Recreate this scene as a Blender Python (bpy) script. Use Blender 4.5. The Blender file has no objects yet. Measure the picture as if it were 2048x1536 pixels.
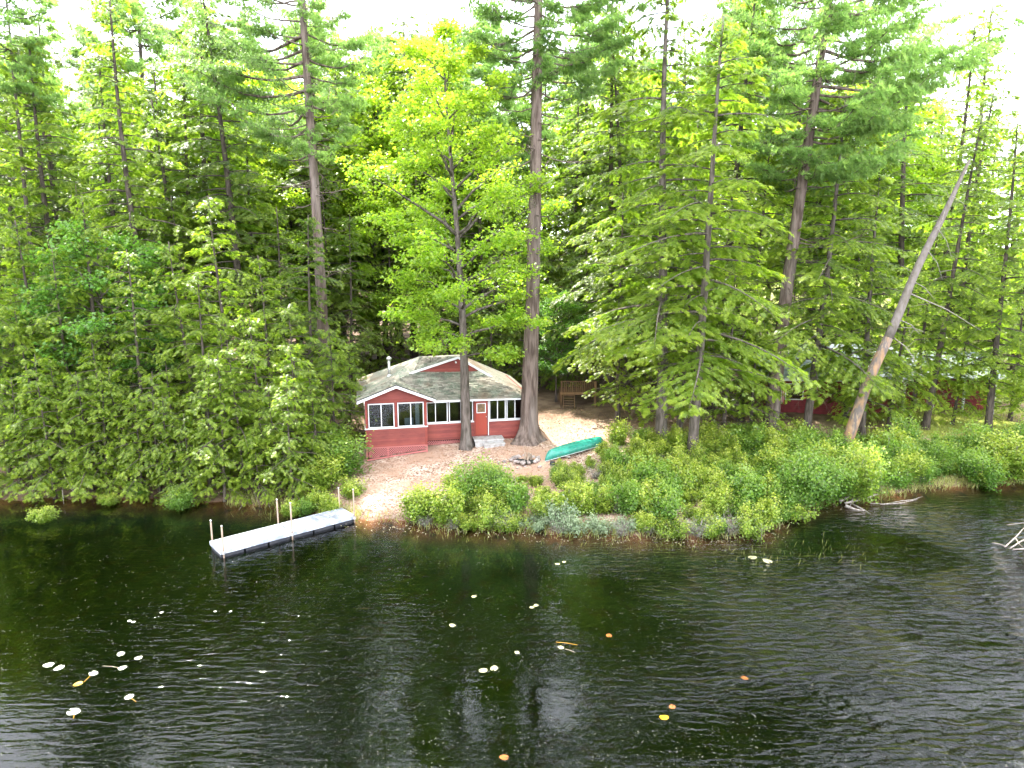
import bpy, math, random
import numpy as np
from mathutils import Vector, Matrix

# ---------------------------------------------------------------- camera, sky, sun, exposure
sc = bpy.context.scene
COL = sc.collection
CAM_H, PITCH, FPX = 12.2, math.radians(10.7), 1420.0
cd = bpy.data.cameras.new('camera'); cam = bpy.data.objects.new('camera', cd); COL.objects.link(cam)
cd.sensor_width = 36.0; cd.lens = 36.0 * FPX / 2048.0; cd.clip_start = 0.1; cd.clip_end = 3000
cam.location = (0, 0, CAM_H); cam.rotation_euler = (math.pi / 2 - PITCH, 0, 0)
sc.camera = cam
SUN_EL, SUN_AZ = math.radians(58), math.radians(-42)      # azimuth from +Y (behind the trees), negative = to the left
sun_dir = Vector((math.sin(SUN_AZ) * math.cos(SUN_EL), math.cos(SUN_AZ) * math.cos(SUN_EL), math.sin(SUN_EL)))
w = bpy.data.worlds.new('World'); sc.world = w; w.use_nodes = True
wt = w.node_tree; wt.nodes.clear()
def WN(t, **k):
    n = wt.nodes.new(t)
    for a, b in k.items(): setattr(n, a, b)
    return n
sky = WN('ShaderNodeTexSky', sky_type='NISHITA'); sky.sun_disc = False
sky.sun_elevation = SUN_EL; sky.sun_rotation = SUN_AZ; sky.dust_density = 1.5; sky.air_density = 1.0
geo = WN('ShaderNodeTexCoord'); sep = WN('ShaderNodeSeparateXYZ')
wt.links.new(geo.outputs['Generated'], sep.inputs[0])
cz = WN('ShaderNodeMath', operation='MAXIMUM'); wt.links.new(sep.outputs[2], cz.inputs[0]); cz.inputs[1].default_value = 0.0
ca = WN('ShaderNodeMath', operation='ADD'); wt.links.new(cz.outputs[0], ca.inputs[0]); ca.inputs[1].default_value = 0.25
dx = WN('ShaderNodeMath', operation='DIVIDE'); wt.links.new(sep.outputs[0], dx.inputs[0]); wt.links.new(ca.outputs[0], dx.inputs[1])
dy = WN('ShaderNodeMath', operation='DIVIDE'); wt.links.new(sep.outputs[1], dy.inputs[0]); wt.links.new(ca.outputs[0], dy.inputs[1])
cmb = WN('ShaderNodeCombineXYZ'); wt.links.new(dx.outputs[0], cmb.inputs[0]); wt.links.new(dy.outputs[0], cmb.inputs[1])
cn = WN('ShaderNodeTexNoise'); cn.inputs['Scale'].default_value = 1.1; cn.inputs['Detail'].default_value = 7; cn.inputs['Roughness'].default_value = .62
wt.links.new(cmb.outputs[0], cn.inputs['Vector'])
cr = WN('ShaderNodeValToRGB'); cr.color_ramp.elements[0].position = .36; cr.color_ramp.elements[1].position = .60
cr.color_ramp.elements[0].color = (.5, .5, .5, 1); cr.color_ramp.elements[1].color = (1, 1, 1, 1)
wt.links.new(cn.outputs[0], cr.inputs[0])
cm = WN('ShaderNodeMix', data_type='RGBA'); cm.inputs['B'].default_value = (14.5, 15.1, 16.4, 1)
wt.links.new(cr.outputs[0], cm.inputs[0]); wt.links.new(sky.outputs[0], cm.inputs['A'])
bg = WN('ShaderNodeBackground'); bg.inputs['Strength'].default_value = 0.15
wt.links.new(cm.outputs['Result'], bg.inputs['Color'])
wo = WN('ShaderNodeOutputWorld'); wt.links.new(bg.outputs[0], wo.inputs['Surface'])
sl = bpy.data.lights.new('sun', 'SUN'); sl.energy = 5.0; sl.angle = math.radians(.5); sl.color = (1, .95, .86)
so = bpy.data.objects.new('sun', sl); COL.objects.link(so)
so.rotation_euler = (-sun_dir).to_track_quat('-Z', 'Y').to_euler()
sc.view_settings.view_transform = 'Standard'; sc.view_settings.look = 'None'
sc.view_settings.gamma = 1; sc.view_settings.use_curve_mapping = False
sc.view_settings.exposure = 1.95
sc.render.engine = 'CYCLES'
sc.cycles.max_bounces = 8; sc.cycles.diffuse_bounces = 3; sc.cycles.glossy_bounces = 3
sc.cycles.transmission_bounces = 4; sc.cycles.transparent_max_bounces = 16
sc.cycles.caustics_reflective = False; sc.cycles.caustics_refractive = False

# ---------------------------------------------------------------- reading the photograph: pixel to place
_c, _s = math.cos(PITCH), math.sin(PITCH)
def ray(px, py):
    a = (px - 1024) / FPX; b = (768 - py) / FPX
    return (a, _c + b * _s, -_s + b * _c)
def at_y(px, py, Y):
    r = ray(px, py); t = Y / r[1]; return (r[0] * t, Y, CAM_H + r[2] * t)
def at_z(px, py, z):
    r = ray(px, py); t = (z - CAM_H) / r[2]; return (r[0] * t, r[1] * t, z)

# ---------------------------------------------------------------- helpers
def tag(o, label=None, cat=None, group=None, kind=None):
    if label: o['label'] = label
    if cat: o['category'] = cat
    if group: o['group'] = group
    if kind: o['kind'] = kind
    return o
def thing(name, label, cat, loc=(0, 0, 0), rz=0, group=None):
    o = bpy.data.objects.new(name, None); COL.objects.link(o); o.empty_display_size = .3
    o.location = loc; o.rotation_euler = (0, 0, rz); return tag(o, label, cat, group)
def link(name, me, mat=None, parent=None, loc=None):
    o = bpy.data.objects.new(name, me); COL.objects.link(o)
    if mat and not me.materials: me.materials.append(mat)
    if parent: o.parent = parent
    if loc is not None: o.location = loc
    return o
def copy_tree(root, loc=None, rz=None, scale=None, label=None, group=None):
    r = root.copy(); COL.objects.link(r)
    for ch in root.children:
        c = ch.copy(); COL.objects.link(c); c.parent = r
        for g in ch.children:
            d = g.copy(); COL.objects.link(d); d.parent = c
    if loc is not None: r.location = loc
    if rz is not None: r.rotation_euler = (r.rotation_euler[0], r.rotation_euler[1], rz)
    if scale is not None: r.scale = scale
    if label: r['label'] = label
    if group: r['group'] = group
    return r
def tri_mesh(name, V, F, smooth=False, growth=None):
    V = np.ascontiguousarray(V, dtype=np.float32); F = np.ascontiguousarray(F, dtype=np.int32)
    me = bpy.data.meshes.new(name)
    me.vertices.add(len(V)); me.vertices.foreach_set('co', V.ravel())
    n = len(F); me.loops.add(n * 3); me.loops.foreach_set('vertex_index', F.ravel())
    me.polygons.add(n); me.polygons.foreach_set('loop_start', np.arange(0, n * 3, 3, dtype=np.int32))
    try: me.polygons.foreach_set('loop_total', np.full(n, 3, dtype=np.int32))
    except Exception: pass
    me.update(calc_edges=True)
    if smooth: me.polygons.foreach_set('use_smooth', np.ones(n, dtype=bool))
    if growth is not None:
        at = me.attributes.new('growth', 'FLOAT', 'POINT'); at.data.foreach_set('value', np.ascontiguousarray(growth, dtype=np.float32))
    return me
class MB:
    """collects boxes, prisms and tubes; build() links them as ONE mesh object"""
    def __init__(s): s.v = []; s.f = []
    def add(s, vs, fs):
        b = len(s.v); s.v += [tuple(map(float, p)) for p in vs]; s.f += [tuple(b + i for i in f) for f in fs]; return s
    def box(s, x0, x1, y0, y1, z0, z1):
        return s.add([(x0,y0,z0),(x1,y0,z0),(x1,y1,z0),(x0,y1,z0),(x0,y0,z1),(x1,y0,z1),(x1,y1,z1),(x0,y1,z1)],
                     [(0,3,2,1),(4,5,6,7),(0,1,5,4),(1,2,6,5),(2,3,7,6),(3,0,4,7)])
    def slab(s, pts, off):
        n = len(pts); o = Vector(off); q = [Vector(p) + o for p in pts]
        return s.add(list(pts) + q, [tuple(range(n))[::-1], tuple(range(n, 2*n))] + [(i, (i+1) % n, n + (i+1) % n, n + i) for i in range(n)])
    def bar(s, a, b, wd, ht):
        a = Vector(a); b = Vector(b); d = (b - a).normalized()
        up = Vector((0,0,1)) if abs(d.z) < .95 else Vector((0,1,0))
        sd = d.cross(up).normalized() * wd / 2; u = sd.cross(d).normalized() * ht / 2
        return s.add([a-sd-u, a+sd-u, a+sd+u, a-sd+u, b-sd-u, b+sd-u, b+sd+u, b-sd+u],
                     [(0,1,2,3),(7,6,5,4),(0,4,5,1),(1,5,6,2),(2,6,7,3),(3,7,4,0)])
    def tube(s, pts, rad, n=7):
        V, F = tube_np(np.array(pts, float), np.array(rad if hasattr(rad, '__len__') else [rad] * len(pts), float), n)
        return s.add([tuple(p) for p in V], [tuple(f) for f in F])
    def mesh(s, name, smooth=False):
        me = bpy.data.meshes.new(name); me.from_pydata(s.v, [], s.f); me.update()
        if smooth: me.polygons.foreach_set('use_smooth', np.ones(len(me.polygons), dtype=bool))
        return me
    def build(s, name, mat, parent=None, smooth=False, loc=None, label=None):
        o = link(name, s.mesh(name, smooth), mat, parent, loc)
        if label: o['label'] = label
        return o
def tube_np(P, R, n=6):
    m = len(P); T = np.gradient(P, axis=0); T /= np.linalg.norm(T, axis=1)[:, None] + 1e-9
    ref = np.array([1.0, 0.13, 0.07]) if abs(T[0, 0]) < .8 else np.array([0.1, 1.0, 0.05])
    A = np.cross(T, ref); A /= np.linalg.norm(A, axis=1)[:, None] + 1e-9; B = np.cross(T, A)
    a = np.arange(n) * 2 * math.pi / n
    V = P[:, None, :] + R[:, None, None] * (np.cos(a)[None, :, None] * A[:, None, :] + np.sin(a)[None, :, None] * B[:, None, :])
    V = V.reshape(-1, 3); i = np.arange(m - 1)[:, None] * n; j = np.arange(n)[None, :]; k = (j + 1) % n
    a0, b0, c0, d0 = (i + j), (i + k), (i + n + k), (i + n + j)
    F = np.concatenate([np.stack([a0, c0, b0], -1).reshape(-1, 3), np.stack([a0, d0, c0], -1).reshape(-1, 3)])
    V = np.vstack([V, P[-1], P[0]]); e = len(V) - 2
    jj = np.arange(n); kk = (jj + 1) % n; l0 = (m - 1) * n
    F = np.vstack([F, np.stack([np.full(n, e), l0 + kk, l0 + jj], -1)[:, ::1], np.stack([np.full(n, e + 1), jj, kk], -1)])
    return V, F
class TB:
    """joins many numpy tubes"""
    def __init__(s): s.V = []; s.F = []; s.n = 0
    def tube(s, P, R, n=5):
        V, F = tube_np(np.asarray(P, float), np.asarray(R, float), n); s.V.append(V); s.F.append(F + s.n); s.n += len(V)
    def mesh(s, name): return tri_mesh(name, np.vstack(s.V), np.vstack(s.F), True)
def scatter(name, T, F, P, D, S, N, size, growth=None):
    """template T (K,3: forward, side, up) placed at P with axes D,S,N"""
    T = np.asarray(T, float); F = np.asarray(F, int); K = len(T); M = len(P)
    V = P[:, None, :] + size[:, None, None] * (T[None, :, 0:1] * D[:, None, :] + T[None, :, 1:2] * S[:, None, :] + T[None, :, 2:3] * N[:, None, :])
    FF = (F[None] + (np.arange(M) * K)[:, None, None]).reshape(-1, 3)
    g = np.repeat(growth, K) if growth is not None else None
    return tri_mesh(name, V.reshape(-1, 3), FF, False, g)
def norm(a): return a / (np.linalg.norm(a, axis=-1, keepdims=True) + 1e-9)

# ---------------------------------------------------------------- materials
def mat(name, color, rough=.8, spec=.3, noise=None, bump=None, metallic=0.0, coord='Object', stretch=(1,1,1)):
    """noise=(scale, colour2, lo, hi) ; bump=(scale, distance)"""
    m = bpy.data.materials.new(name); m.use_nodes = True; nt = m.node_tree; b = nt.nodes['Principled BSDF']
    b.inputs['Base Color'].default_value = (*color, 1); b.inputs['Roughness'].default_value = rough
    b.inputs['Specular IOR Level'].default_value = spec; b.inputs['Metallic'].default_value = metallic
    tc = nt.nodes.new('ShaderNodeTexCoord'); mp = nt.nodes.new('ShaderNodeMapping'); mp.inputs['Scale'].default_value = stretch
    nt.links.new(tc.outputs[coord], mp.inputs[0])
    if noise:
        for k, (sc_, c2, lo, hi) in enumerate(noise if isinstance(noise, list) else [noise]):
            n = nt.nodes.new('ShaderNodeTexNoise'); n.inputs['Scale'].default_value = sc_; n.inputs['Detail'].default_value = 5
            nt.links.new(mp.outputs[0], n.inputs['Vector'])
            r = nt.nodes.new('ShaderNodeMapRange'); r.inputs[1].default_value = lo; r.inputs[2].default_value = hi; nt.links.new(n.outputs[0], r.inputs[0])
            x = nt.nodes.new('ShaderNodeMix'); x.data_type = 'RGBA'; nt.links.new(r.outputs[0], x.inputs[0]); x.inputs['B'].default_value = (*c2, 1)
            src = b.inputs['Base Color'].links
            if src: nt.links.new(src[0].from_socket, x.inputs['A'])
            else: x.inputs['A'].default_value = (*color, 1)
            nt.links.new(x.outputs['Result'], b.inputs['Base Color'])
    if bump:
        n = nt.nodes.new('ShaderNodeTexNoise'); n.inputs['Scale'].default_value = bump[0]; n.inputs['Detail'].default_value = 6
        nt.links.new(mp.outputs[0], n.inputs['Vector'])
        bp = nt.nodes.new('ShaderNodeBump'); bp.inputs['Distance'].default_value = bump[1]; nt.links.new(n.outputs[0], bp.inputs['Height'])
        nt.links.new(bp.outputs[0], b.inputs['Normal'])
    return m
def foliage(name, c1, c2, cnew, trans, tmix=.5, spec=.5, rough=.38):
    m = bpy.data.materials.new(name); m.use_nodes = True; nt = m.node_tree; b = nt.nodes['Principled BSDF']; L = nt.links.new
    def N(t): return nt.nodes.new(t)
    g = N('ShaderNodeNewGeometry'); oi = N('ShaderNodeObjectInfo'); at = N('ShaderNodeAttribute'); at.attribute_name = 'growth'
    mx = N('ShaderNodeMix'); mx.data_type = 'RGBA'; mx.inputs['A'].default_value = (*c1, 1); mx.inputs['B'].default_value = (*c2, 1)
    ad = N('ShaderNodeMath'); ad.operation = 'MULTIPLY_ADD'; L(g.outputs['Random Per Island'], ad.inputs[0]); ad.inputs[1].default_value = .6
    om = N('ShaderNodeMath'); om.operation = 'MULTIPLY'; L(oi.outputs['Random'], om.inputs[0]); om.inputs[1].default_value = .4
    L(om.outputs[0], ad.inputs[2]); L(ad.outputs[0], mx.inputs[0])
    m2 = N('ShaderNodeMix'); m2.data_type = 'RGBA'; m2.inputs['B'].default_value = (*cnew, 1); L(mx.outputs['Result'], m2.inputs['A']); L(at.outputs['Fac'], m2.inputs[0])
    L(m2.outputs['Result'], b.inputs['Base Color']); b.inputs['Roughness'].default_value = rough; b.inputs['Specular IOR Level'].default_value = spec
    tr = N('ShaderNodeBsdfTranslucent'); tm = N('ShaderNodeMix'); tm.data_type = 'RGBA'; tm.blend_type = 'MULTIPLY'; tm.inputs[0].default_value = 1
    L(m2.outputs['Result'], tm.inputs['A']); tm.inputs['B'].default_value = (*trans, 1); L(tm.outputs['Result'], tr.inputs[0])
    ms = N('ShaderNodeMixShader'); ms.inputs[0].default_value = tmix; L(b.outputs[0], ms.inputs[1]); L(tr.outputs[0], ms.inputs[2])
    L(ms.outputs[0], nt.nodes['Material Output'].inputs['Surface']); return m
M = {}
M['hemlock'] = foliage('hemlock_foliage', (.080,.132,.02), (.165,.225,.034), (.35,.38,.065), (2.2,2.5,1.0), .62, .7, .34)
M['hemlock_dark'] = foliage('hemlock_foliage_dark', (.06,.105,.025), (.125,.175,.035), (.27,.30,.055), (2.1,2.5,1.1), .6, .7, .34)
M['pine'] = foliage('pine_needles', (.10,.175,.06), (.17,.25,.08), (.26,.32,.11), (1.9,2.2,1.3), .55)
M['maple'] = foliage('maple_leaves', (.115,.20,.02), (.20,.30,.03), (.36,.40,.045), (1.85,2.1,.9), .55)
M['broad'] = foliage('broad_leaves', (.05,.13,.022), (.09,.19,.035), (.14,.24,.035), (1.8,2.0,1.1), .5)
M['shrub'] = foliage('shrub_leaves', (.11,.18,.02), (.19,.27,.035), (.38,.39,.07), (1.6,1.8,.8), .45)
M['shrub_green'] = foliage('shrub_green', (.065,.145,.02), (.12,.21,.035), (.22,.29,.05), (1.8,2.0,.9), .45)
M['shrub_grey'] = foliage('shrub_grey', (.13,.19,.10), (.22,.28,.16), (.30,.34,.2), (1.3,1.4,1.1), .35)
M['grass'] = foliage('grass_blades', (.12,.18,.03), (.25,.26,.07), (.35,.32,.12), (1.4,1.5,.9), .4)
M['bark'] = mat('bark_grey', (.135,.11,.095), .95, .1, [(7,(.06,.05,.04),.4,.62),(2,(.20,.18,.16),.55,.8)], (9,.09), stretch=(1,1,.22))
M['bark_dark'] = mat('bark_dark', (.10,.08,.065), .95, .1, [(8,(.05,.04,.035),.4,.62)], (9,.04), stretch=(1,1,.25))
M['bark_pine'] = mat('bark_pine', (.16,.12,.10), .95, .1, [(5,(.07,.05,.04),.42,.6),(1.5,(.22,.185,.165),.5,.8)], (6,.14), stretch=(1,1,.16))
M['twig'] = mat('dead_twig', (.28,.25,.22), .9, .1, (12,(.16,.13,.11),.4,.6))
M['snag'] = mat('barkless_wood', (.24,.145,.08), .8, .2, [(3,(.11,.09,.08),.42,.56),(9,(.30,.21,.13),.5,.75)], (8,.03), stretch=(1,1,.3))
M['snag_bark'] = mat('snag_bark', (.17,.145,.13), .9, .1, [(5,(.13,.11,.09),.42,.6)], (10,.05), stretch=(1,1,.3))
M['red'] = mat('red_stain', (.20,.042,.030), .65, .3, [(3,(.15,.028,.022),.4,.65)], (25,.004), stretch=(.4,1,1))
M['red2'] = mat('red_lattice', (.36,.12,.11), .7, .3)
M['red_dark'] = mat('red_cabin', (.19,.025,.03), .7, .3, (3,(.13,.018,.02),.4,.6))
M['door_red'] = mat('door_red', (.25,.045,.025), .6, .3, (4,(.26,.04,.025),.4,.6), stretch=(3,1,.4))
M['white'] = mat('white_trim', (.62,.61,.61), .5, .4, (6,(.50,.49,.49),.5,.75))
M['roof'] = mat('roof_shingle', (.21,.19,.155), .95, .1, [(1.3,(.145,.165,.125),.42,.6),(9,(.27,.24,.20),.45,.7),(.5,(.17,.12,.085),.52,.68)], (40,.01))
M['roof_grey'] = mat('roof_grey', (.14,.16,.18), .9, .2, (2,(.24,.26,.28),.4,.6))
M['metal'] = mat('galvanised', (.62,.61,.60), .4, .5, (8,(.45,.44,.43),.4,.6), metallic=.8)
M['wood'] = mat('deck_wood', (.14,.08,.04), .85, .2, (5,(.09,.055,.03),.4,.6), (20,.01), stretch=(1,1,.3))
M['post'] = mat('post_wood', (.30,.22,.16), .8, .2, (6,(.21,.16,.12),.4,.6), stretch=(1,1,.3))
M['step'] = mat('step_paint', (.36,.345,.33), .8, .2, (5,(.25,.22,.20),.45,.65))
M['dock'] = mat('dock_deck', (.18,.193,.215), .8, .2, [(3,(.135,.145,.16),.45,.6),(14,(.08,.08,.08),.56,.68),(6,(.23,.24,.26),.55,.7)])
M['dock_side'] = mat('dock_skirt', (.24,.26,.31), .55, .3, (3,(.44,.46,.5),.4,.6))
M['float'] = mat('float_black', (.02,.022,.03), .5, .4, (4,(.035,.035,.04),.4,.6))
M['canoe'] = mat('canoe_green', (.012,.17,.12), .32, .5, [(1.2,(.03,.24,.18),.45,.7),(8,(.02,.13,.10),.5,.7)])
M['gunwale'] = mat('gunwale', (.55,.62,.60), .5, .4)
M['stone'] = mat('stone', (.36,.30,.27), .9, .2, (4,(.22,.18,.17),.4,.6), (10,.03))
M['interior'] = mat('interior_wood', (.16,.10,.07), .8, .2, (3,(.10,.07,.05),.4,.6))
M['floor'] = mat('porch_floor', (.10,.09,.09), .8, .2)
M['curtain'] = mat('curtain', (.55,.57,.62), .9, .1)
M['dark'] = mat('dark_rubber', (.02,.02,.02), .6, .3)
M['pad'] = mat('lily_pad', (.42,.42,.36), .09, 1.0, (6,(.34,.36,.24),.4,.7))
M['pad_pale'] = mat('lily_pad_pale', (.20,.21,.11), .4, .5, (6,(.24,.15,.11),.45,.7))
M['pad_yellow'] = mat('lily_pad_yellow', (.36,.21,.004), .4, .4, (6,(.26,.13,.01),.5,.75))
M['pad_orange'] = mat('sunken_leaf', (.30,.10,.02), .6, .3)
M['fleck'] = mat('floating_fleck', (.42,.42,.34), .6, .3); M['reed_dry'] = mat('dry_reed', (.40,.34,.22), .7, .2)
M['flag_red'] = mat('flag_red', (.55,.07,.08), .8, .1); M['flag_white'] = mat('flag_white', (.75,.72,.72), .8, .1); M['flag_blue'] = mat('flag_blue', (.03,.05,.2), .8, .1)
M['car'] = mat('car_white', (.75,.75,.77), .25, .6); M['litter'] = mat('leaf_litter', (.34,.20,.12), .8, .2, (30,(.22,.12,.08),.4,.6))
def vary(m, lo, hi):
    nt = m.node_tree; b = nt.nodes['Principled BSDF']; l = b.inputs['Base Color'].links[0].from_socket; oi = nt.nodes.new('ShaderNodeObjectInfo'); mr = nt.nodes.new('ShaderNodeMapRange'); mr.inputs[3].default_value = lo; mr.inputs[4].default_value = hi
    hs = nt.nodes.new('ShaderNodeHueSaturation'); nt.links.new(oi.outputs['Random'], mr.inputs[0]); nt.links.new(mr.outputs[0], hs.inputs['Value']); nt.links.new(l, hs.inputs['Color']); nt.links.new(hs.outputs[0], b.inputs['Base Color'])
_nt = M['roof'].node_tree; _b = _nt.nodes['Principled BSDF']; _l = _b.inputs['Base Color'].links[0].from_socket; _g = _nt.nodes.new('ShaderNodeNewGeometry'); _m = _nt.nodes.new('ShaderNodeMapRange'); _m.inputs[3].default_value = .6; _m.inputs[4].default_value = 1.35
_h = _nt.nodes.new('ShaderNodeHueSaturation'); _nt.links.new(_g.outputs['Random Per Island'], _m.inputs[0]); _nt.links.new(_m.outputs[0], _h.inputs['Value']); _nt.links.new(_l, _h.inputs['Color']); _nt.links.new(_h.outputs[0], _b.inputs['Base Color'])
vary(M['red'], .78, 1.15); vary(M['dock'], .88, 1.1); vary(M['stone'], .7, 1.3); vary(M['wood'], .75, 1.25)
def glass_mat():
    m = bpy.data.materials.new('window_glass'); m.use_nodes = True; nt = m.node_tree; nt.nodes.remove(nt.nodes['Principled BSDF'])
    t = nt.nodes.new('ShaderNodeBsdfTransparent'); t.inputs[0].default_value = (.62,.66,.66,1); g = nt.nodes.new('ShaderNodeBsdfGlossy'); g.inputs['Roughness'].default_value = .03
    f = nt.nodes.new('ShaderNodeFresnel'); f.inputs[0].default_value = 1.6; x = nt.nodes.new('ShaderNodeMixShader')
    nt.links.new(f.outputs[0], x.inputs[0]); nt.links.new(t.outputs[0], x.inputs[1]); nt.links.new(g.outputs[0], x.inputs[2])
    nt.links.new(x.outputs[0], nt.nodes['Material Output'].inputs[0]); return m
M['glass'] = glass_mat()

# ---------------------------------------------------------------- ground and water
SHX = [-400,-60,-40,-24.7,-20.2,-17.5,-14.9,-12.5,-10.1,-7.5,-5.8,-4.4,-2.5,-.5,1.6,3.9,6,8.2,10.4,12.0,13.4,14.6,16.6,18.6,21.6,24.5,27.5,40,60,400]
SHY = [40,38,36,33.6,33.9,33.7,33.2,33.0,32.6,31.2,30.9,30.5,30.1,29.9,29.5,29.4,29.3,29.1,29.4,30.4,32.0,33.1,33.5,34.2,35.5,36.0,36.5,37.5,39,45]
DD = [-60,-25,-8,-2.5,0,.4,1,3,6.8,8.3,9.4,14,30,120,600]
DZ = [-2.8,-2.6,-1.9,-1.0,0,.12,.22,.48,.84,1.12,1.28,1.55,2.1,4.2,14]
_r = np.random.RandomState(5); _w = [( _r.uniform(.15,1.6), _r.uniform(0,6.28), _r.uniform(0,6.28)) for _ in range(14)]
def wob(x, y):
    z = 0
    for k, a, p in _w: z = z + np.sin(k * 1.7 * (x * math.cos(a) + y * math.sin(a)) + p) * .35 / (.6 + k)
    return z / 3
def ground(x, y):
    x = np.asarray(x, float); y = np.asarray(y, float)
    sh = np.interp(x, SHX, SHY) + .16 * np.sin(x * 2.1) + .10 * np.sin(x * 5.3 + 1)
    d = y - sh; z = np.interp(d, DD, DZ)
    z = z + wob(x, y) * .16 * np.clip((np.abs(d)) / 3, 0, 1) * (1 - np.exp(-((x + 5) / 5) ** 2 - ((y - 38) / 4) ** 2))
    z = z - .22 * np.exp(-((x + 8) / 1.8) ** 2 - ((y - 37.8) / 2.0) ** 2) - .10 * np.exp(-((x + 4) / 3) ** 2 - ((y - 39) / 1.2) ** 2)
    return z
def gz(x, y): return float(ground(x, y))
xs = np.concatenate([-np.geomspace(40, 500, 30)[::-1], np.arange(-38, 38.1, .25), np.geomspace(40, 500, 30)])
ys = np.concatenate([-np.geomspace(1, 60, 10)[::-1], np.arange(0, 24, 1.5), np.arange(24, 52, .22), np.geomspace(52.3, 700, 60)])
GX, GY = np.meshgrid(xs, ys); GZ = ground(GX, GY)
_q = np.random.RandomState(2).normal(0, 1, GZ.shape) * .012 * ((GY < 52) & (GY > 24)); GZ = GZ + _q
nx, ny = len(xs), len(ys); idx = np.arange(nx * ny).reshape(ny, nx)
a, b, c, d = idx[:-1, :-1].ravel(), idx[:-1, 1:].ravel(), idx[1:, 1:].ravel(), idx[1:, :-1].ravel()
me = tri_mesh('ground', np.stack([GX, GY, GZ], -1).reshape(-1, 3), np.vstack([np.stack([a, b, c], -1), np.stack([a, c, d], -1)]), True)
def ground_mat():
    m = bpy.data.materials.new('forest_ground'); m.use_nodes = True; nt = m.node_tree; b = nt.nodes['Principled BSDF']; L = nt.links.new
    b.inputs['Roughness'].default_value = .95; b.inputs['Specular IOR Level'].default_value = .1
    g = nt.nodes.new('ShaderNodeNewGeometry'); sp = nt.nodes.new('ShaderNodeSeparateXYZ'); L(g.outputs['Position'], sp.inputs[0])
    def noise(s, d=5):
        n = nt.nodes.new('ShaderNodeTexNoise'); n.inputs['Scale'].default_value = s; n.inputs['Detail'].default_value = d; L(g.outputs['Position'], n.inputs['Vector']); return n.outputs[0]
    def rng(v, lo, hi):
        r = nt.nodes.new('ShaderNodeMapRange'); L(v, r.inputs[0]); r.inputs[1].default_value = lo; r.inputs[2].default_value = hi; return r.outputs[0]
    def mix(f, A, B):
        x = nt.nodes.new('ShaderNodeMix'); x.data_type = 'RGBA'; L(f, x.inputs[0])
        for k, v in (('A', A), ('B', B)):
            if isinstance(v, tuple): x.inputs[k].default_value = (*v, 1)
            else: L(v, x.inputs[k])
        return x.outputs['Result']
    def mul(A, B):
        x = nt.nodes.new('ShaderNodeMath'); x.operation = 'MULTIPLY'; L(A, x.inputs[0]); L(B, x.inputs[1]); return x.outputs[0]
    soil = mix(rng(noise(2.2), .42, .6), (.40,.28,.21), (.55,.43,.35))
    soil = mix(rng(noise(9), .48, .60), soil, (.16,.09,.06)); soil = mix(rng(noise(38, 3), .54, .66), soil, (.12,.07,.045))
    soil = mix(rng(noise(.45), .42, .6), soil, (.33,.21,.15))
    # needle-brown forest floor outside the worn yard; left part also paints shade under foliage
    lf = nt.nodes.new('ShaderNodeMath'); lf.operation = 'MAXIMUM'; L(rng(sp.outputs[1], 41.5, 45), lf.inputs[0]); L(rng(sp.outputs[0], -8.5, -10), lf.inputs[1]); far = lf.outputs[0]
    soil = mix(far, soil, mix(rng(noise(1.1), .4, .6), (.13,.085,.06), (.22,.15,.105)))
    # mossy and grassy patches on the right bank
    gr = mul(rng(sp.outputs[0], 19, 25), rng(noise(.5), .35, .5)); soil = mix(gr, soil, (.22,.25,.05))
    # leaf-stained lake bed: orange sand by the beach, brown silt farther out
    wet = rng(sp.outputs[2], .03, -.02)
    bed = mix(rng(sp.outputs[2], -.10, -.55), (.15,.065,.03), (.035,.055,.03))
    bed = mix(rng(noise(1.7), .5, .7), bed, (.045,.04,.025))
    damp = rng(sp.outputs[2], .20, .06); dm = nt.nodes.new('ShaderNodeMath'); dm.operation = 'MULTIPLY'; L(damp, dm.inputs[0]); dm.inputs[1].default_value = .75; soil = mix(dm.outputs[0], soil, (.10,.065,.045))
    col = mix(wet, soil, bed); L(col, b.inputs['Base Color'])
    bp = nt.nodes.new('ShaderNodeBump'); bp.inputs['Distance'].default_value = .06; L(noise(9, 8), bp.inputs['Height']); L(bp.outputs[0], b.inputs['Normal'])
    return m
tag(link('ground', me, ground_mat()), kind='structure')

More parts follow.
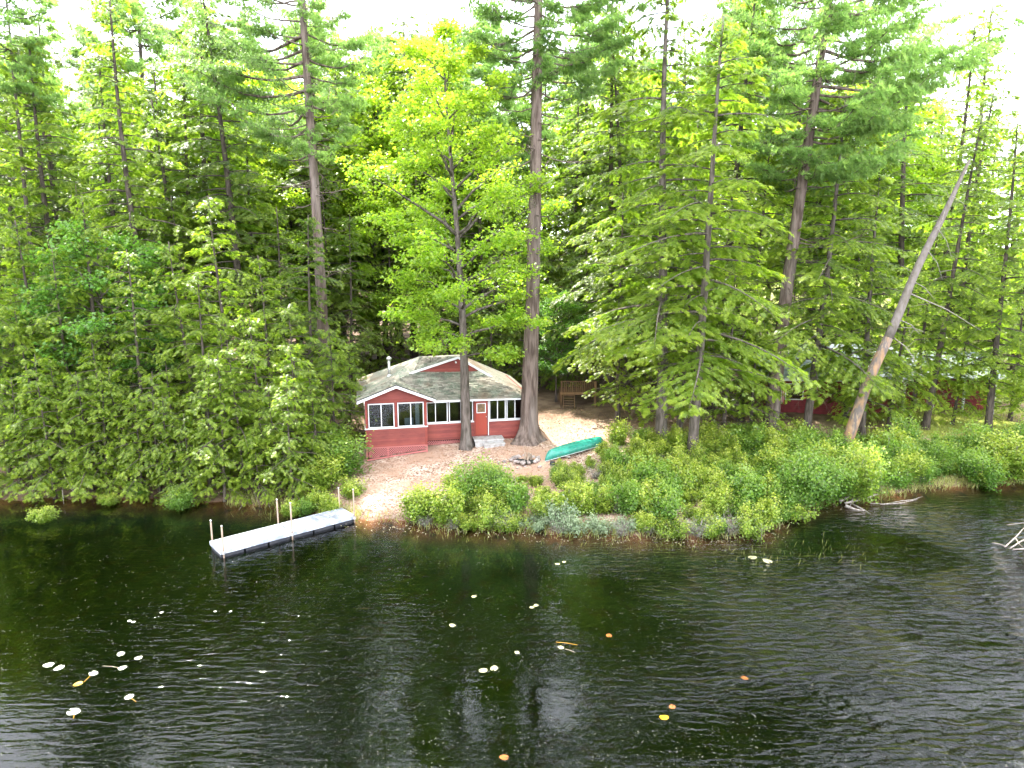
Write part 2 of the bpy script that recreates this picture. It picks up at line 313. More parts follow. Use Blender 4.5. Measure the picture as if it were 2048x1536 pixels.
def water_mat():
    m = bpy.data.materials.new('lake_water'); m.use_nodes = True; nt = m.node_tree; nt.nodes.remove(nt.nodes['Principled BSDF']); L = nt.links.new
    g = nt.nodes.new('ShaderNodeNewGeometry')
    def N(t, **k):
        n = nt.nodes.new(t)
        for a_, b_ in k.items(): setattr(n, a_, b_)
        return n
    def layer(rot, scl, stretch, detail, dist):
        mp = N('ShaderNodeMapping'); mp.inputs['Rotation'].default_value = (0, 0, math.radians(rot)); mp.inputs['Scale'].default_value = (stretch, 1, 1)
        L(g.outputs['Position'], mp.inputs[0]); n = N('ShaderNodeTexNoise'); n.inputs['Scale'].default_value = scl; n.inputs['Detail'].default_value = detail
        n.inputs['Distortion'].default_value = dist; n.inputs['Roughness'].default_value = .5; L(mp.outputs[0], n.inputs['Vector']); return n.outputs[0]
    def rng(v, a_, b_, lo, hi):
        r = N('ShaderNodeMapRange'); L(v, r.inputs[0]); r.inputs[1].default_value = a_; r.inputs[2].default_value = b_; r.inputs[3].default_value = lo; r.inputs[4].default_value = hi; return r.outputs[0]
    def mth(op, A, B):
        x = N('ShaderNodeMath', operation=op)
        for i, v in enumerate((A, B)):
            if isinstance(v, (int, float)): x.inputs[i].default_value = v
            else: L(v, x.inputs[i])
        return x.outputs[0]
    big = layer(-16, 5.2, .24, 1.5, .5); arc = layer(28, 3.9, .30, .6, .9); fine = layer(5, 16, .6, 2, 0)
    sp = N('ShaderNodeSeparateXYZ'); L(g.outputs['Position'], sp.inputs[0])
    side = rng(sp.outputs[0], -2, 8, 0, 1)
    mm = N('ShaderNodeMix', data_type='FLOAT'); L(side, mm.inputs[0]); L(big, mm.inputs[2]); L(arc, mm.inputs[3])
    gust = mth('MULTIPLY', rng(layer(10, .13, .7, 2, 0), .42, .58, .12, 1.0), rng(sp.outputs[0], 0, 12, .27, 2.9))     # smooth lanes between wind-ruffled water
    calm = rng(sp.outputs[1], 33, 24, .25, 1)                     # sheltered close to the shore
    hgt = mth('MULTIPLY', mth('MULTIPLY', mth('ADD', mm.outputs[0], mth('MULTIPLY', fine, .16)), gust), calm)
    bp = N('ShaderNodeBump'); bp.inputs['Distance'].default_value = .17; L(hgt, bp.inputs['Height'])
    f = N('ShaderNodeFresnel'); f.inputs[0].default_value = 1.333; L(bp.outputs[0], f.inputs['Normal'])
    gl = N('ShaderNodeBsdfGlossy'); gl.inputs['Roughness'].default_value = .03; L(bp.outputs[0], gl.inputs['Normal'])
    tr = N('ShaderNodeBsdfTransparent'); x = N('ShaderNodeMixShader'); L(f.outputs[0], x.inputs[0]); L(tr.outputs[0], x.inputs[1]); L(gl.outputs[0], x.inputs[2])
    va = N('ShaderNodeVolumeAbsorption'); va.inputs['Color'].default_value = (.36,.44,.28,1); va.inputs['Density'].default_value = 1.2
    o = nt.nodes['Material Output']; L(x.outputs[0], o.inputs['Surface']); L(va.outputs[0], o.inputs['Volume']); return m
wb = MB(); wb.box(-480, 480, -55, 60, -5, 0)
tag(wb.build('water', water_mat()), kind='structure')

# ---------------------------------------------------------------- tree generators (meshes are shared by copies)
SPRAY_T, SPRAY_F = [], []
def _leaf(t0, ang, ln, wd):
    b_ = len(SPRAY_T); c_, s_ = math.cos(ang), math.sin(ang)
    SPRAY_T.extend([(t0 - wd * s_ * .5, wd * c_ * .5, 0), (t0 + wd * s_ * .5, -wd * c_ * .5, 0), (t0 + ln * c_, ln * s_, -.12 * ln)])
    SPRAY_F.append((b_, b_ + 1, b_ + 2))
_leaf(0, 0, 1.0, .17); _leaf(.05, .95, .62, .17); _leaf(.12, -.9, .6, .17); _leaf(.40, .8, .48, .15); _leaf(.46, -.8, .45, .15)
TUFT_T, TUFT_F = [], []
_rt = random.Random(3)
for k in range(9):
    az = k * 2.4; el = _rt.uniform(-.1, .9); c_ = math.cos(el)
    dv = Vector((math.sin(el) * .5 + .55, c_ * math.cos(az), c_ * math.sin(az) * .9)).normalized(); pr = dv.cross(Vector((.3, .5, .8))).normalized() * .09
    b_ = len(TUFT_T); TUFT_T += [tuple(pr), tuple(-pr), tuple(dv)]; TUFT_F.append((b_, b_ + 1, b_ + 2))
LEAF_T = [(0, 0, 0), (.45, .42, .06), (1, 0, -.08), (.45, -.42, .06)]; LEAF_F = [(0, 1, 2), (0, 2, 3)]
LOBE_T = [(0, 0, 0), (.30, .52, .05), (.55, .22, 0), (1, 0, -.1), (.55, -.22, 0), (.30, -.52, .05)]; LOBE_F = [(0, 1, 2), (0, 2, 3), (0, 3, 4), (0, 4, 5)]

def trunk_line(H, lean=(0, 0), crook=.15, rng=None, n=26):
    t = np.linspace(0, 1, n); x = lean[0] * t ** 1.2 * H; y = lean[1] * t ** 1.2 * H
    p1, p2 = rng.uniform(0, 6.28, 2)
    x = x + crook * np.sin(t * 5 + p1) * t; y = y + crook * np.sin(t * 4 + p2) * t
    return np.stack([x, y, t * H - .15 * (t == 0)], -1)
def at_line(P, H, z): return np.array([np.interp(z, P[:, 2], P[:, 0]), np.interp(z, P[:, 2], P[:, 1]), z])
def trunk_mesh(name, P, r0, rng, flare=1.5, n=12, taper=.85):
    H = P[-1, 2]; t = np.clip(P[:, 2] / H, 0, 1)
    # extra rings near the ground for the root flare
    zz = np.array([-.3, .0, .15, .35, .7, 1.2]); base = np.stack([np.interp(zz, P[:, 2], P[:, 0]), np.interp(zz, P[:, 2], P[:, 1]), zz], -1)
    Q = np.vstack([base, P[P[:, 2] > 1.5]]); tt = np.clip(Q[:, 2] / H, 0, 1)
    R = r0 * (1 - taper * tt ** .9) * (1 + (flare - 1) * np.exp(-np.clip(Q[:, 2], 0, 9) / .45))
    V, F = tube_np(Q, R, n)
    a_ = np.arange(n) * 6.283 / n; ph = rng.uniform(0, 6, 3)
    for i in range(len(Q)):
        k = math.exp(-max(Q[i, 2], 0) / .5) * (flare - 1) * .45
        f = 1 + k * (np.sin(a_ * 4 + ph[0]) * .6 + np.sin(a_ * 3 + ph[1]) * .4) + rng.uniform(-.04, .04, n)
        V[i*n:(i+1)*n] = Q[i] + (V[i*n:(i+1)*n] - Q[i]) * f[:, None]
    return tri_mesh(name, V, F, True)

def make_hemlock(H, R, z0, r0, seed, dens=1.0, lean=(0, 0), droop=.32, bias=None, step=.26, dead=14, spray=.34, taper=.85, top=1.0):
    rng = np.random.RandomState(seed); P = trunk_line(H, lean, .12 * H / 15, rng); tb = TB()
    Pos, Dir, Nor, Siz, Gro = [], [], [], [], []
    z = z0; az = rng.uniform(0, 6)
    while z < H - .15:
        t = (z - z0) / (H - z0)
        prof = (1 - t) ** .62 * (.55 + .45 * min(1, t / .18 + .35)) * (1 + .18 * math.sin(z * 1.1 + seed))
        L = R * prof * rng.uniform(.42, 1.22) + .3
        az += 2.4 + rng.uniform(-.5, .5)
        if bias: L *= 1 + bias[1] * math.cos(az - bias[0])
        if rng.rand() < .07: L *= .3
        el = .25 * t + rng.uniform(-.15, .12) + (.45 if t > .9 else 0)
        fw = np.array([math.cos(az), math.sin(az), 0]); sd = np.array([-fw[1], fw[0], 0])
        o = at_line(P, H, z); s_ = np.linspace(0, 1, 7)
        cur = rng.uniform(-.12, .12)
        line = o + fw * (L * s_)[:, None] + sd * (cur * L * s_ ** 2)[:, None] + np.array([0, 0, 1]) * (math.tan(el) * L * s_ - droop * L * s_ ** 2.2)[:, None]
        tb.tube(line, np.linspace(.012 + .013 * L, .004, 7), 4)
        n = int((28 + 76 * L ** 1.5) * dens)
        nb = int(7 + L * 6); ub = rng.uniform(.06, 1, nb) ** .8; sb_ = np.where(np.arange(nb) % 2 == 0, 1, -1); lb = rng.uniform(.35, 1.25, nb); db = rng.uniform(-.10, .16, nb); k_ = rng.randint(0, nb, n)
        u = np.clip(ub[k_] + rng.normal(0, .012, n), 0, 1); sg = sb_[k_]
        wmax = .44 * L * np.sin(np.pi * np.clip(u, .0, .97) ** .8) + .14
        q = rng.uniform(0, 1, n) ** .8; lump = lb[k_] * .85
        b0 = np.stack([np.interp(u, s_, line[:, k]) for k in range(3)], -1)
        lat = wmax * q * lump
        p = b0 + sd * (sg * lat)[:, None] + fw * (lat * .55)[:, None]
        p[:, 2] += -.30 * lat ** 1.3 * (1 + droop) - db[k_] * q * 1.4 - rng.uniform(0, .10, n) + rng.uniform(0, .05, n)
        D = norm(fw * (.55 + .45 * u)[:, None] + sd * (sg * (.25 + .65 * q))[:, None] + np.array([0, 0, -1]) * (.12 + .5 * q * rng.uniform(.3, 1, n) + droop * .6)[:, None] + rng.normal(0, .14, (n, 3)))
        Pos.append(p); Dir.append(D); Nor.append(norm(np.array([0, 0, 1.]) + rng.normal(0, .28, (n, 3))))
        Siz.append(spray * .84 * rng.uniform(.6, 1.3, n)); Gro.append(np.clip(q * .5 + u * .45 - .35 + rng.normal(0, .2, n), 0, 1))
        z += step * rng.uniform(.6, 1.4) * (1 if t < .8 else .6)
    for k in range(dead):
        z = rng.uniform(z0 * .35, z0 + (H - z0) * .45); az = rng.uniform(0, 6.28); L = rng.uniform(.5, 1.0) * R * .7; fw = np.array([math.cos(az), math.sin(az), 0]); o = at_line(P, H, z); s_ = np.linspace(0, 1, 5)
        l = o + fw * (L * s_)[:, None] + np.array([0, 0, 1]) * (-.35 * L * s_ ** 1.5)[:, None] + rng.normal(0, .04, (5, 3)) * s_[:, None]
        tb.tube(l, np.linspace(.022, .005, 5), 4)
        for q in range(4):
            i = rng.randint(1, 4); dv = norm(fw + rng.normal(0, .6, 3)) * L * .35; tb.tube([l[i], l[i] + dv * .5 + rng.normal(0, .03, 3), l[i] + dv], [.009, .007, .003], 3)
    Pos, Dir, Nor, Siz, Gro = map(np.concatenate, (Pos, Dir, Nor, Siz, Gro))
    S = norm(np.cross(Nor, Dir)); N2 = np.cross(Dir, S)
    crown = scatter('hemlock_crown', SPRAY_T, SPRAY_F, Pos, Dir, S, N2, Siz, Gro)
    return trunk_mesh('hemlock_trunk', P, r0, rng, 1.35, 10, taper), tb.mesh('hemlock_branches'), crown

def make_pine(H, R, z0, r0, seed, dens=1.0, lean=(0, 0), bias=None, dead_from=6, whorl=.75, flare=1.4, peak=.35, ndead=26, tuft=.26, taper=.85, per=5, sweep=.12, P=None):
    rng = np.random.RandomState(seed); P = trunk_line(H, lean, .2, rng) if P is None else P; tb = TB(); Pos, Dir, Siz, Gro = [], [], [], []
    z = z0
    while z < H - .2:
        t = (z - z0) / (H - z0); prof = (min(1, .45 + t / peak * .55)) * (1 - max(0, t - .25) / .75) ** .75
        m = rng.randint(per - 2, per + 1); a0 = rng.uniform(0, 6.28)
        for k in range(m):
            az = a0 + k * 6.283 / m + rng.uniform(-.35, .35); L = R * prof * rng.uniform(.6, 1.15) + .4
            if bias: L *= max(.12, 1 + bias[1] * math.cos(az - bias[0]))
            fw = np.array([math.cos(az), math.sin(az), 0]); sd = np.array([-fw[1], fw[0], 0]); o = at_line(P, H, min(z + rng.uniform(-.25, .25), H))
            s_ = np.linspace(0, 1, 9); el = rng.uniform(-.05, .22) + .5 * t; cur = rng.uniform(-.2, .2)
            line = o + fw * (L * s_)[:, None] + sd * (cur * L * s_ ** 2)[:, None] + np.array([0, 0, 1]) * (math.tan(el) * L * s_ * .8 - sweep * L * np.sin(s_ * np.pi) + .10 * L * s_ ** 3)[:, None]
            line[1:] += rng.normal(0, .035, (8, 3))
            tb.tube(line, np.linspace(.018 + .010 * L, .008, 9), 5)
            nsub = int(3 + L * 2.6)
            for q in range(nsub):
                u = rng.uniform(.28, 1); b0 = np.array([np.interp(u, s_, line[:, c_]) for c_ in range(3)]); sg = rng.choice([-1, 1])
                sl_ = L * .34 * (1.15 - u * .7) * rng.uniform(.5, 1.2) + .25; dv = norm(fw * .8 + sd * sg * rng.uniform(.4, 1.1) + np.array([0, 0, rng.uniform(-.05, .3)]))
                e = b0 + dv * sl_; tb.tube([b0, (b0 + e) / 2 + rng.normal(0, .03, 3), e], [.014, .01, .004], 3)
                n = max(3, int((5 + sl_ * 17) * dens)); v = rng.uniform(.25, 1.05, n)
                p = b0 + dv * (sl_ * v)[:, None] + rng.normal(0, 1, (n, 3)) * np.array([.17, .17, .07]) * (.6 + .5 * sl_)
                Pos.append(p); Dir.append(norm(dv + np.array([0, 0, .35]) + rng.normal(0, .4, (n, 3)))); Siz.append(tuft * rng.uniform(.65, 1.25, n)); Gro.append(np.clip(rng.normal(.25, .25, n), 0, 1))
        z += whorl * rng.uniform(.75, 1.25) * (1 if t < .75 else .7)
    for k in range(ndead):
        z = rng.uniform(dead_from, z0 + (H - z0) * .3); az = rng.uniform(0, 6.28); L = rng.uniform(.35, 1.0) * R * .62; fw = np.array([math.cos(az), math.sin(az), 0]); s_ = np.linspace(0, 1, 8)
        l = at_line(P, H, z) + fw * (L * s_)[:, None] + np.array([0, 0, 1]) * (rng.uniform(-.15, .25) * L * s_ - .12 * L * np.sin(s_ * 3.1))[:, None] + rng.normal(0, .06, (8, 3)) * s_[:, None]
        tb.tube(l, np.linspace(.042, .008, 8), 5)
        for q in range(5):
            i = rng.randint(2, 7); dv = norm(fw + rng.normal(0, .7, 3)) * L * .3; tb.tube([l[i], l[i] + dv * .5 + rng.normal(0, .06, 3), l[i] + dv], [.016, .011, .004], 3)
    Pos, Dir, Siz, Gro = map(np.concatenate, (Pos, Dir, Siz, Gro)); S = norm(np.cross(np.array([.1, .2, 1.]), Dir)); N2 = np.cross(Dir, S)
    return trunk_mesh('pine_trunk', P, r0, rng, flare, 16, taper), tb.mesh('pine_branches'), scatter('pine_crown', TUFT_T, TUFT_F, Pos, Dir, S, N2, Siz, Gro)

def make_broad(H, R, z0, r0, seed, limbs=40, leaves=36000, leaf=.15, lean=(0, 0), prof=None, up=.75, lobed=True, tops=3, nsub=7, clump=.42, back_thin=False):
    rng = np.random.RandomState(seed); P = trunk_line(H * .92, lean, .2 * H / 20, rng); tb = TB(); ends = []
    prof = prof or (lambda t: (math.sin(math.pi * min(1, .12 + t * .86))) ** .7)
    for k in range(limbs):
        t = (k + rng.uniform(0, 1)) / limbs; z = z0 + (H - z0) * (t * .93 - .05); z = max(z, z0 * .75)
        az = k * 2.4 + rng.uniform(-.6, .6); L = R * prof(t) * rng.uniform(.6, 1.12) * (1 - (.45 * max(0, math.cos(az - 2.2)) if back_thin and z < .55 * H else 0)) + .3; fw = np.array([math.cos(az), math.sin(az), 0]); s_ = np.linspace(0, 1, 8)
        sd = np.array([-fw[1], fw[0], 0]); rise = up * (0.35 + .9 * t)
        st = at_line(P, H, max(z - L * rise * .55, z0 * .6))
        l = st + fw * (L * s_ ** .85)[:, None] + np.array([0, 0, 1]) * (L * rise * (s_ ** .8) - .12 * L * s_ ** 2.5)[:, None] + sd * (rng.uniform(-.2, .2) * L * s_ ** 2)[:, None]
        l[1:] += rng.normal(0, .05, (7, 3)); tb.tube(l, np.linspace(.02 + .014 * L, .008, 8), 5)
        for q in range(nsub + int(L * .9)):
            u = rng.uniform(.25, 1) ; b0 = np.array([np.interp(u, s_, l[:, c_]) for c_ in range(3)]); sl_ = (.35 + L * .30 * (1.2 - u * .7)) * rng.uniform(.6, 1.2)
            dv = norm(fw * .6 + sd * rng.uniform(-1, 1) + np.array([0, 0, rng.uniform(-.15, .65)])); e = b0 + dv * sl_; mid = (b0 + e) / 2 + rng.normal(0, .05, 3)
            tb.tube([b0, mid, e], [.013, .009, .004], 3); ends += [e, mid, (mid + e) / 2 + rng.normal(0, .15, 3)]
    ends = np.array(ends); w_ = rng.gamma(1.6, 1, len(ends)); w_ /= w_.sum(); ci = rng.choice(len(ends), leaves, p=w_)
    off = rng.normal(0, 1, (leaves, 3)) * np.array([clump, clump, clump * .42]); p = ends[ci] + off
    az = rng.uniform(0, 6.28, leaves); D = norm(np.stack([np.cos(az), np.sin(az), rng.uniform(-.9, .1, leaves)], -1)); Nn = norm(np.array([0, 0, 1.]) + rng.normal(0, .5, (leaves, 3)))
    S = norm(np.cross(Nn, D)); N2 = np.cross(D, S); top = np.clip((p[:, 2] / H - .45) * 1.2, 0, 1)
    gro = np.clip(top * .6 + rng.normal(.15, .22, leaves), 0, 1)
    return trunk_mesh('broad_trunk', P, r0, rng, 1.6, 12, .93), tb.mesh('broad_branches'), scatter('broad_crown', LOBE_T if lobed else LEAF_T, LOBE_F if lobed else LEAF_F, p, D, S, N2, leaf * rng.uniform(.6, 1.25, leaves), gro)

def make_shrub(H, R, seed, leaves=3200, leaf=.085, stems=16, up=.7):
    rng = np.random.RandomState(seed); tb = TB(); ends = []
    for k in range(stems):
        az = rng.uniform(0, 6.28); rr = R * rng.uniform(.15, 1) ** .7; h = H * rng.uniform(.55, 1.05) * (1 - .35 * (rr / R) ** 2); s_ = np.linspace(0, 1, 5)
        l = np.stack([math.cos(az) * rr * s_ ** 1.2, math.sin(az) * rr * s_ ** 1.2, h * s_ ** .85 - .05], -1) + rng.normal(0, .03, (5, 3)); tb.tube(l, np.linspace(.013, .004, 5), 3)
        for q in range(5):
            i = rng.randint(1, 5); e = l[i] + norm(np.array([math.cos(az), math.sin(az), .5]) + rng.normal(0, .8, 3)) * rng.uniform(.12, .34) * H; e[2] = max(e[2], .12); tb.tube([l[i], (l[i] + e) / 2 + rng.normal(0, .02, 3), e], [.007, .005, .002], 3); ends += [e, (l[i] + e) / 2]
    ends = np.array(ends); ci = rng.randint(0, len(ends), leaves); p = ends[ci] + rng.normal(0, .085 * (H + .3), (leaves, 3)); p[:, 2] = np.maximum(p[:, 2], .03)
    az = rng.uniform(0, 6.28, leaves); D = norm(np.stack([np.cos(az), np.sin(az), rng.uniform(-.3, 1.0 * up, leaves)], -1)); Nn = norm(np.array([0, 0, 1.]) + rng.normal(0, .6, (leaves, 3)))
    S = norm(np.cross(Nn, D)); gro = np.clip((p[:, 2] / H - .5) + rng.normal(.05, .25, leaves), 0, 1)
    return tb.mesh('shrub_stems'), scatter('shrub_leaves', LEAF_T, LEAF_F, p, D, S, np.cross(D, S), leaf * rng.uniform(.6, 1.3, leaves), gro)

def tree(name, meshes, loc, label, cat='tree', group=None, bark='bark', leaf='hemlock', rz=0, s=1.0, sz=None, twig=None):
    t = thing(name, label, cat, loc, rz, group); t.scale = (s, s, sz or s)
    if name == 'hemlock': t.rotation_euler = (.045 * math.sin(loc[0] * 7.1), .045 * math.sin(loc[1] * 9.3 + loc[0]), rz)
    for nm, me_, mt in (('trunk', meshes[0], M[bark]), ('branches', meshes[1], M[twig or bark]), ('crown', meshes[2], M[leaf])):
        if not me_.materials: me_.materials.append(mt)
        o = link(nm, me_, None, t)
        if me_.materials[0] != mt: o.material_slots[0].link = 'OBJECT'; o.material_slots[0].material = mt
    return t
def shrub(name, meshes, loc, label, group=None, leaf='shrub', rz=0, s=1.0, cat='shrub'):
    t = thing(name, label, cat, loc, rz, group); t.scale = (s, s, s)
    for nm, me_, mt in (('stems', meshes[0], M['twig']), ('leaves', meshes[1], M[leaf])):
        if not me_.materials: me_.materials.append(mt)
        o = link(nm, me_, None, t)
        if me_.materials[0] != mt: o.material_slots[0].link = 'OBJECT'; o.material_slots[0].material = mt
    return t

# ---------------------------------------------------------------- the red cabin by the water
HR = math.radians(12); HB = .84
house = thing('red_cabin', 'red clapboard cabin with white window frames and a mossy grey shingle roof', 'cabin', (-8.07, 38.0, HB), HR)
def hw(z): return z - HB
def hm(): return MB()
def H(mb, name, m, parent=None, label=None, smooth=False): return mb.build(name, M[m], parent or house, smooth, label=label)
def siding(u0, u1, v, z0, z1, wall_parent, ex=.145, clip=None, axis='u'):
    """lapped boards, each an object; axis u: wall faces -v, axis v: wall faces -u"""
    n = int(round((z1 - z0) / ex)); ex = (z1 - z0) / n
    for i in range(n):
        a_ = z0 + i * ex; b_ = a_ + ex; l, r = u0, u1
        if clip:
            l, r = clip(b_)
            if r - l < .1: continue
        q = MB(); t = .04
        if axis == 'u': pts = [(l, v - t, hw(a_ + .022)), (r, v - t, hw(a_ + .022)), (r, v - .006, hw(b_)), (l, v - .006, hw(b_))]; off = (0, .02, 0)
        else: pts = [(v - t, l, hw(a_ + .022)), (v - t, r, hw(a_ + .022)), (v - .006, r, hw(b_)), (v - .006, l, hw(b_))]; off = (.02, 0, 0)
        q.slab(pts, off); H(q, 'siding_board', 'red', wall_parent)
ZB, ZS, ZF, ZE = 1.42, 2.45, 1.62, 4.02      # siding bottom, sill, floor, wall plate
BW, BV, MU, MV = 3.38, 0.0, 9.3, .62        # bump-out width and face, main wall right end and face
wall = H(hm().box(.02, BW - .02, .02, .12, hw(ZB), hw(ZS)).box(BW, MU, MV + .02, MV + .12, hw(ZB + .03), hw(ZS - .02)).box(.02, .12, .12, 7.2, hw(ZB), hw(ZS)).box(MU - .1, MU, MV + .12, 7.2, hw(ZB), hw(ZE))
         .box(.12, MU - .1, 7.1, 7.2, hw(ZB), hw(ZE)).box(BW - .1, BW - .02, .12, MV + .02, hw(ZB), hw(ZS)), 'wall', 'red')
siding(.0, BW, .02, ZB, ZS, wall); siding(BW + .02, 6.12, MV, ZB + .03, ZS - .02, wall); siding(7.02, MU, MV, ZB + .03, ZS - .02, wall)
siding(.05, 7.2, .02, ZB, ZS, wall, axis='v')
H(hm().box(.15, BW - .12, .15, .8, hw(ZF - .1), hw(ZF)).box(.15, MU - .15, .8, 7.0, hw(ZF - .1), hw(ZF)), 'floor', 'floor'); H(hm().box(.15, MU - .15, 3.2, 3.3, hw(ZF), hw(4.0)), 'inner_wall', 'interior')
# posts, header
for (u0, u1, v0, v1, z0, z1) in [(0, .13, .0, .12, ZS, 4.08), (1.61, 1.74, .0, .12, ZS + .05, 4.0), (BW - .14, BW, .0, .12, ZS, 4.08), (BW - .1, BW - .02, .12, MV, ZS, 3.95), (MU - .12, MU, MV, MV + .12, ZS, 3.86)]:
    H(hm().box(u0, u1, v0, v1, hw(z0), hw(z1)), 'post', 'red')
H(hm().box(.132, BW - .142, .004, .12, hw(3.9), hw(4.1)), 'header_board', 'red'); H(hm().box(BW, MU, MV + .004, MV + .12, hw(3.70), hw(3.88)), 'header_board', 'red')
H(hm().box(0.0, .12, .12, 7.2, hw(3.9), hw(4.06)), 'header_board', 'red')
H(hm().box(-.05, BW + .05, -.05, .10, hw(ZS), hw(ZS + .055)), 'sill', 'white'); H(hm().box(BW + .05, 6.14, MV - .05, MV + .1, hw(ZS - .02), hw(ZS + .035)), 'sill', 'white')
H(hm().box(7.0, MU, MV - .05, MV + .1, hw(ZS - .02), hw(ZS + .035)), 'sill', 'white'); H(hm().box(-.05, .10, .10, 7.2, hw(ZS), hw(ZS + .055)), 'sill', 'white')
H(hm().box(-.012, .13, -.02, .0, hw(ZB), hw(ZS)).box(-.012, .0, .0, .02, hw(ZB), hw(ZS)), 'corner_trim', 'red'); H(hm().box(BW - .12, BW + .012, -.02, .0, hw(ZB), hw(ZS)), 'corner_trim', 'red')
def window(u0, u1, z0, z1, v, cuts, axis='u', curtain=None):
    f = MB(); t = .045
    def bx(q, a0, a1, c0, c1, e0, e1):
        if axis == 'u': q.box(a0, a1, v + c0, v + c1, hw(e0), hw(e1))
        else: q.box(v + c0, v + c1, a0, a1, hw(e0), hw(e1))
    bx(f, u0, u1, -.025, .06, z0, z0 + t); bx(f, u0, u1, -.025, .06, z1 - t, z1)
    xs_ = [u0] + [u0 + (u1 - u0) * c_ for c_ in cuts] + [u1]
    for i, x_ in enumerate(xs_):
        a0 = x_ if i == 0 else (x_ - t if i == len(xs_) - 1 else x_ - t / 2); bx(f, a0, a0 + t, -.03, .062, z0 + t, z1 - t)
    fr = H(f, 'window_frame', 'white')
    for i in range(len(xs_) - 1):
        q = MB(); bx(q, xs_[i] + t * .6, xs_[i+1] - t * .6, .016, .024, z0 + t * .9, z1 - t * .9); H(q, 'pane', 'glass', fr)
    return fr
window(.17, 1.58, 2.52, 3.88, .02, [.5]); window(1.77, 3.21, 2.52, 3.88, .02, [.5])
window(3.42, 4.62, 2.50, 3.70, MV, [.42]); window(4.70, 6.08, 2.50, 3.70, MV, [.50]); window(7.04, 8.0, 2.50, 3.70, MV, [.5]); window(8.06, 9.05, 2.50, 3.70, MV, [.5])
window(.2, 1.6, 2.52, 3.88, .02, [.5], 'v'); window(1.75, 3.2, 2.52, 3.88, .02, [.5], 'v'); window(3.4, 5.0, 2.52, 3.88, .02, [.5], 'v')
# porch contents seen through the glass
H(hm().box(2.78, 3.0, .5, .56, hw(2.0), hw(3.9)), 'curtain', 'curtain')
H(hm().box(2.2, 2.7, .6, 1.1, hw(2.05), hw(2.12)).box(2.2, 2.7, 1.06, 1.12, hw(2.12), hw(2.75)).box(2.2, 2.25, .6, .65, hw(1.62), hw(2.05)).box(2.65, 2.7, .6, .65, hw(1.62), hw(2.05)), 'porch_chair', 'curtain')
H(hm().box(.5, 1.3, .7, 1.4, hw(2.3), hw(2.36)).box(.85, .95, 1.0, 1.1, hw(1.62), hw(2.3)), 'porch_table', 'interior')
# door
dr = H(hm().box(6.22, 6.90, MV + .0, MV + .06, hw(1.66), hw(3.62)), 'door', 'door_red')
H(hm().box(6.13, 6.20, MV - .03, MV + .08, hw(1.6), hw(3.70)).box(6.92, 6.99, MV - .03, MV + .08, hw(1.6), hw(3.70)).box(6.20, 6.92, MV - .03, MV + .08, hw(3.64), hw(3.70)), 'door_frame', 'red')
H(hm().box(6.96, 7.0, MV - .04, MV - .031, hw(1.6), hw(3.70)).box(6.2, 6.92, MV - .04, MV - .031, hw(3.66), hw(3.70)), 'door_trim', 'white')
df = H(hm().box(6.29, 6.83, MV - .025, MV, hw(2.95), hw(2.99)).box(6.29, 6.83, MV - .025, MV, hw(3.49), hw(3.53)).box(6.29, 6.33, MV - .025, MV, hw(2.99), hw(3.49)).box(6.79, 6.83, MV - .025, MV, hw(2.99), hw(3.49)), 'door_window_frame', 'white', dr)
M['brown_pane'] = mat('door_pane', (.20,.12,.07), .12, .5, (5,(.12,.08,.05),.4,.6)); H(hm().box(6.33, 6.79, MV - .012, MV - .004, hw(2.99), hw(3.49)), 'door_pane', 'brown_pane', dr)
for k in range(6): H(hm().box(6.235 + k * .11, 6.332 + k * .11, MV - .008, MV, hw(1.7), hw(2.9)), 'door_board', 'door_red', dr)
H(hm().tube([(6.86, MV - .06, hw(2.72)), (6.86, MV - .0, hw(2.72))], .028, 8), 'door_knob', 'metal', dr)
# lattice skirts: crossed slats one by one, joined because they are far finer than ten pixels
def lattice(u0, u1, v, z0a, z0b, z1):
    q = MB(); s_ = .125; hgt = z1 - min(z0a, z0b)
    for sg, dv in ((1, 0), (-1, .008)):
        x = u0 - hgt
        while x < u1 + hgt:
            a_, b_ = (x, min(z0a, z0b)), (x + sg * hgt, z1)
            # clip the diagonal to the panel
            pts = []
            for k in range(9):
                f = k / 8; X = a_[0] + (b_[0] - a_[0]) * f; Z = a_[1] + (b_[1] - a_[1]) * f; zb = z0a + (z0b - z0a) * (X - u0) / (u1 - u0)
                if u0 <= X <= u1 and Z >= zb: pts.append((X, Z))
            if len(pts) > 1: q.bar((pts[0][0], v + dv, hw(pts[0][1])), (pts[-1][0], v + dv, hw(pts[-1][1])), .008, .034)
            x += s_
    return q
lt = H(lattice(.06, BW - .06, .03, .74, 1.12, ZB - .05), 'lattice_skirt', 'red2'); lt['kind'] = 'stuff'
lt = H(lattice(BW + .05, 5.9, MV + .04, 1.15, 1.25, ZB), 'lattice_skirt', 'red2'); lt['kind'] = 'stuff'
H(hm().box(0, BW, .0, .05, hw(ZB - .06), hw(ZB - .002)).box(0, .06, .0, .05, hw(.6), hw(ZB - .06)).box(BW - .06, BW, .0, .05, hw(.95), hw(ZB - .06)).box(1.15, 1.21, .0, .05, hw(.7), hw(ZB - .06)).slab([(.06, 0, hw(.66)), (BW - .06, 0, hw(1.02)), (BW - .06, 0, hw(1.10)), (.06, 0, hw(.74))], (0, .04, 0)), 'skirt_frame', 'red2')
H(hm().box(.3, BW - .1, .5, .6, hw(.3), hw(ZB)).box(.2, .3, .5, 7, hw(.3), hw(ZB)).box(BW, MU, 1.0, 1.1, hw(.6), hw(ZB)), 'foundation', 'dark')
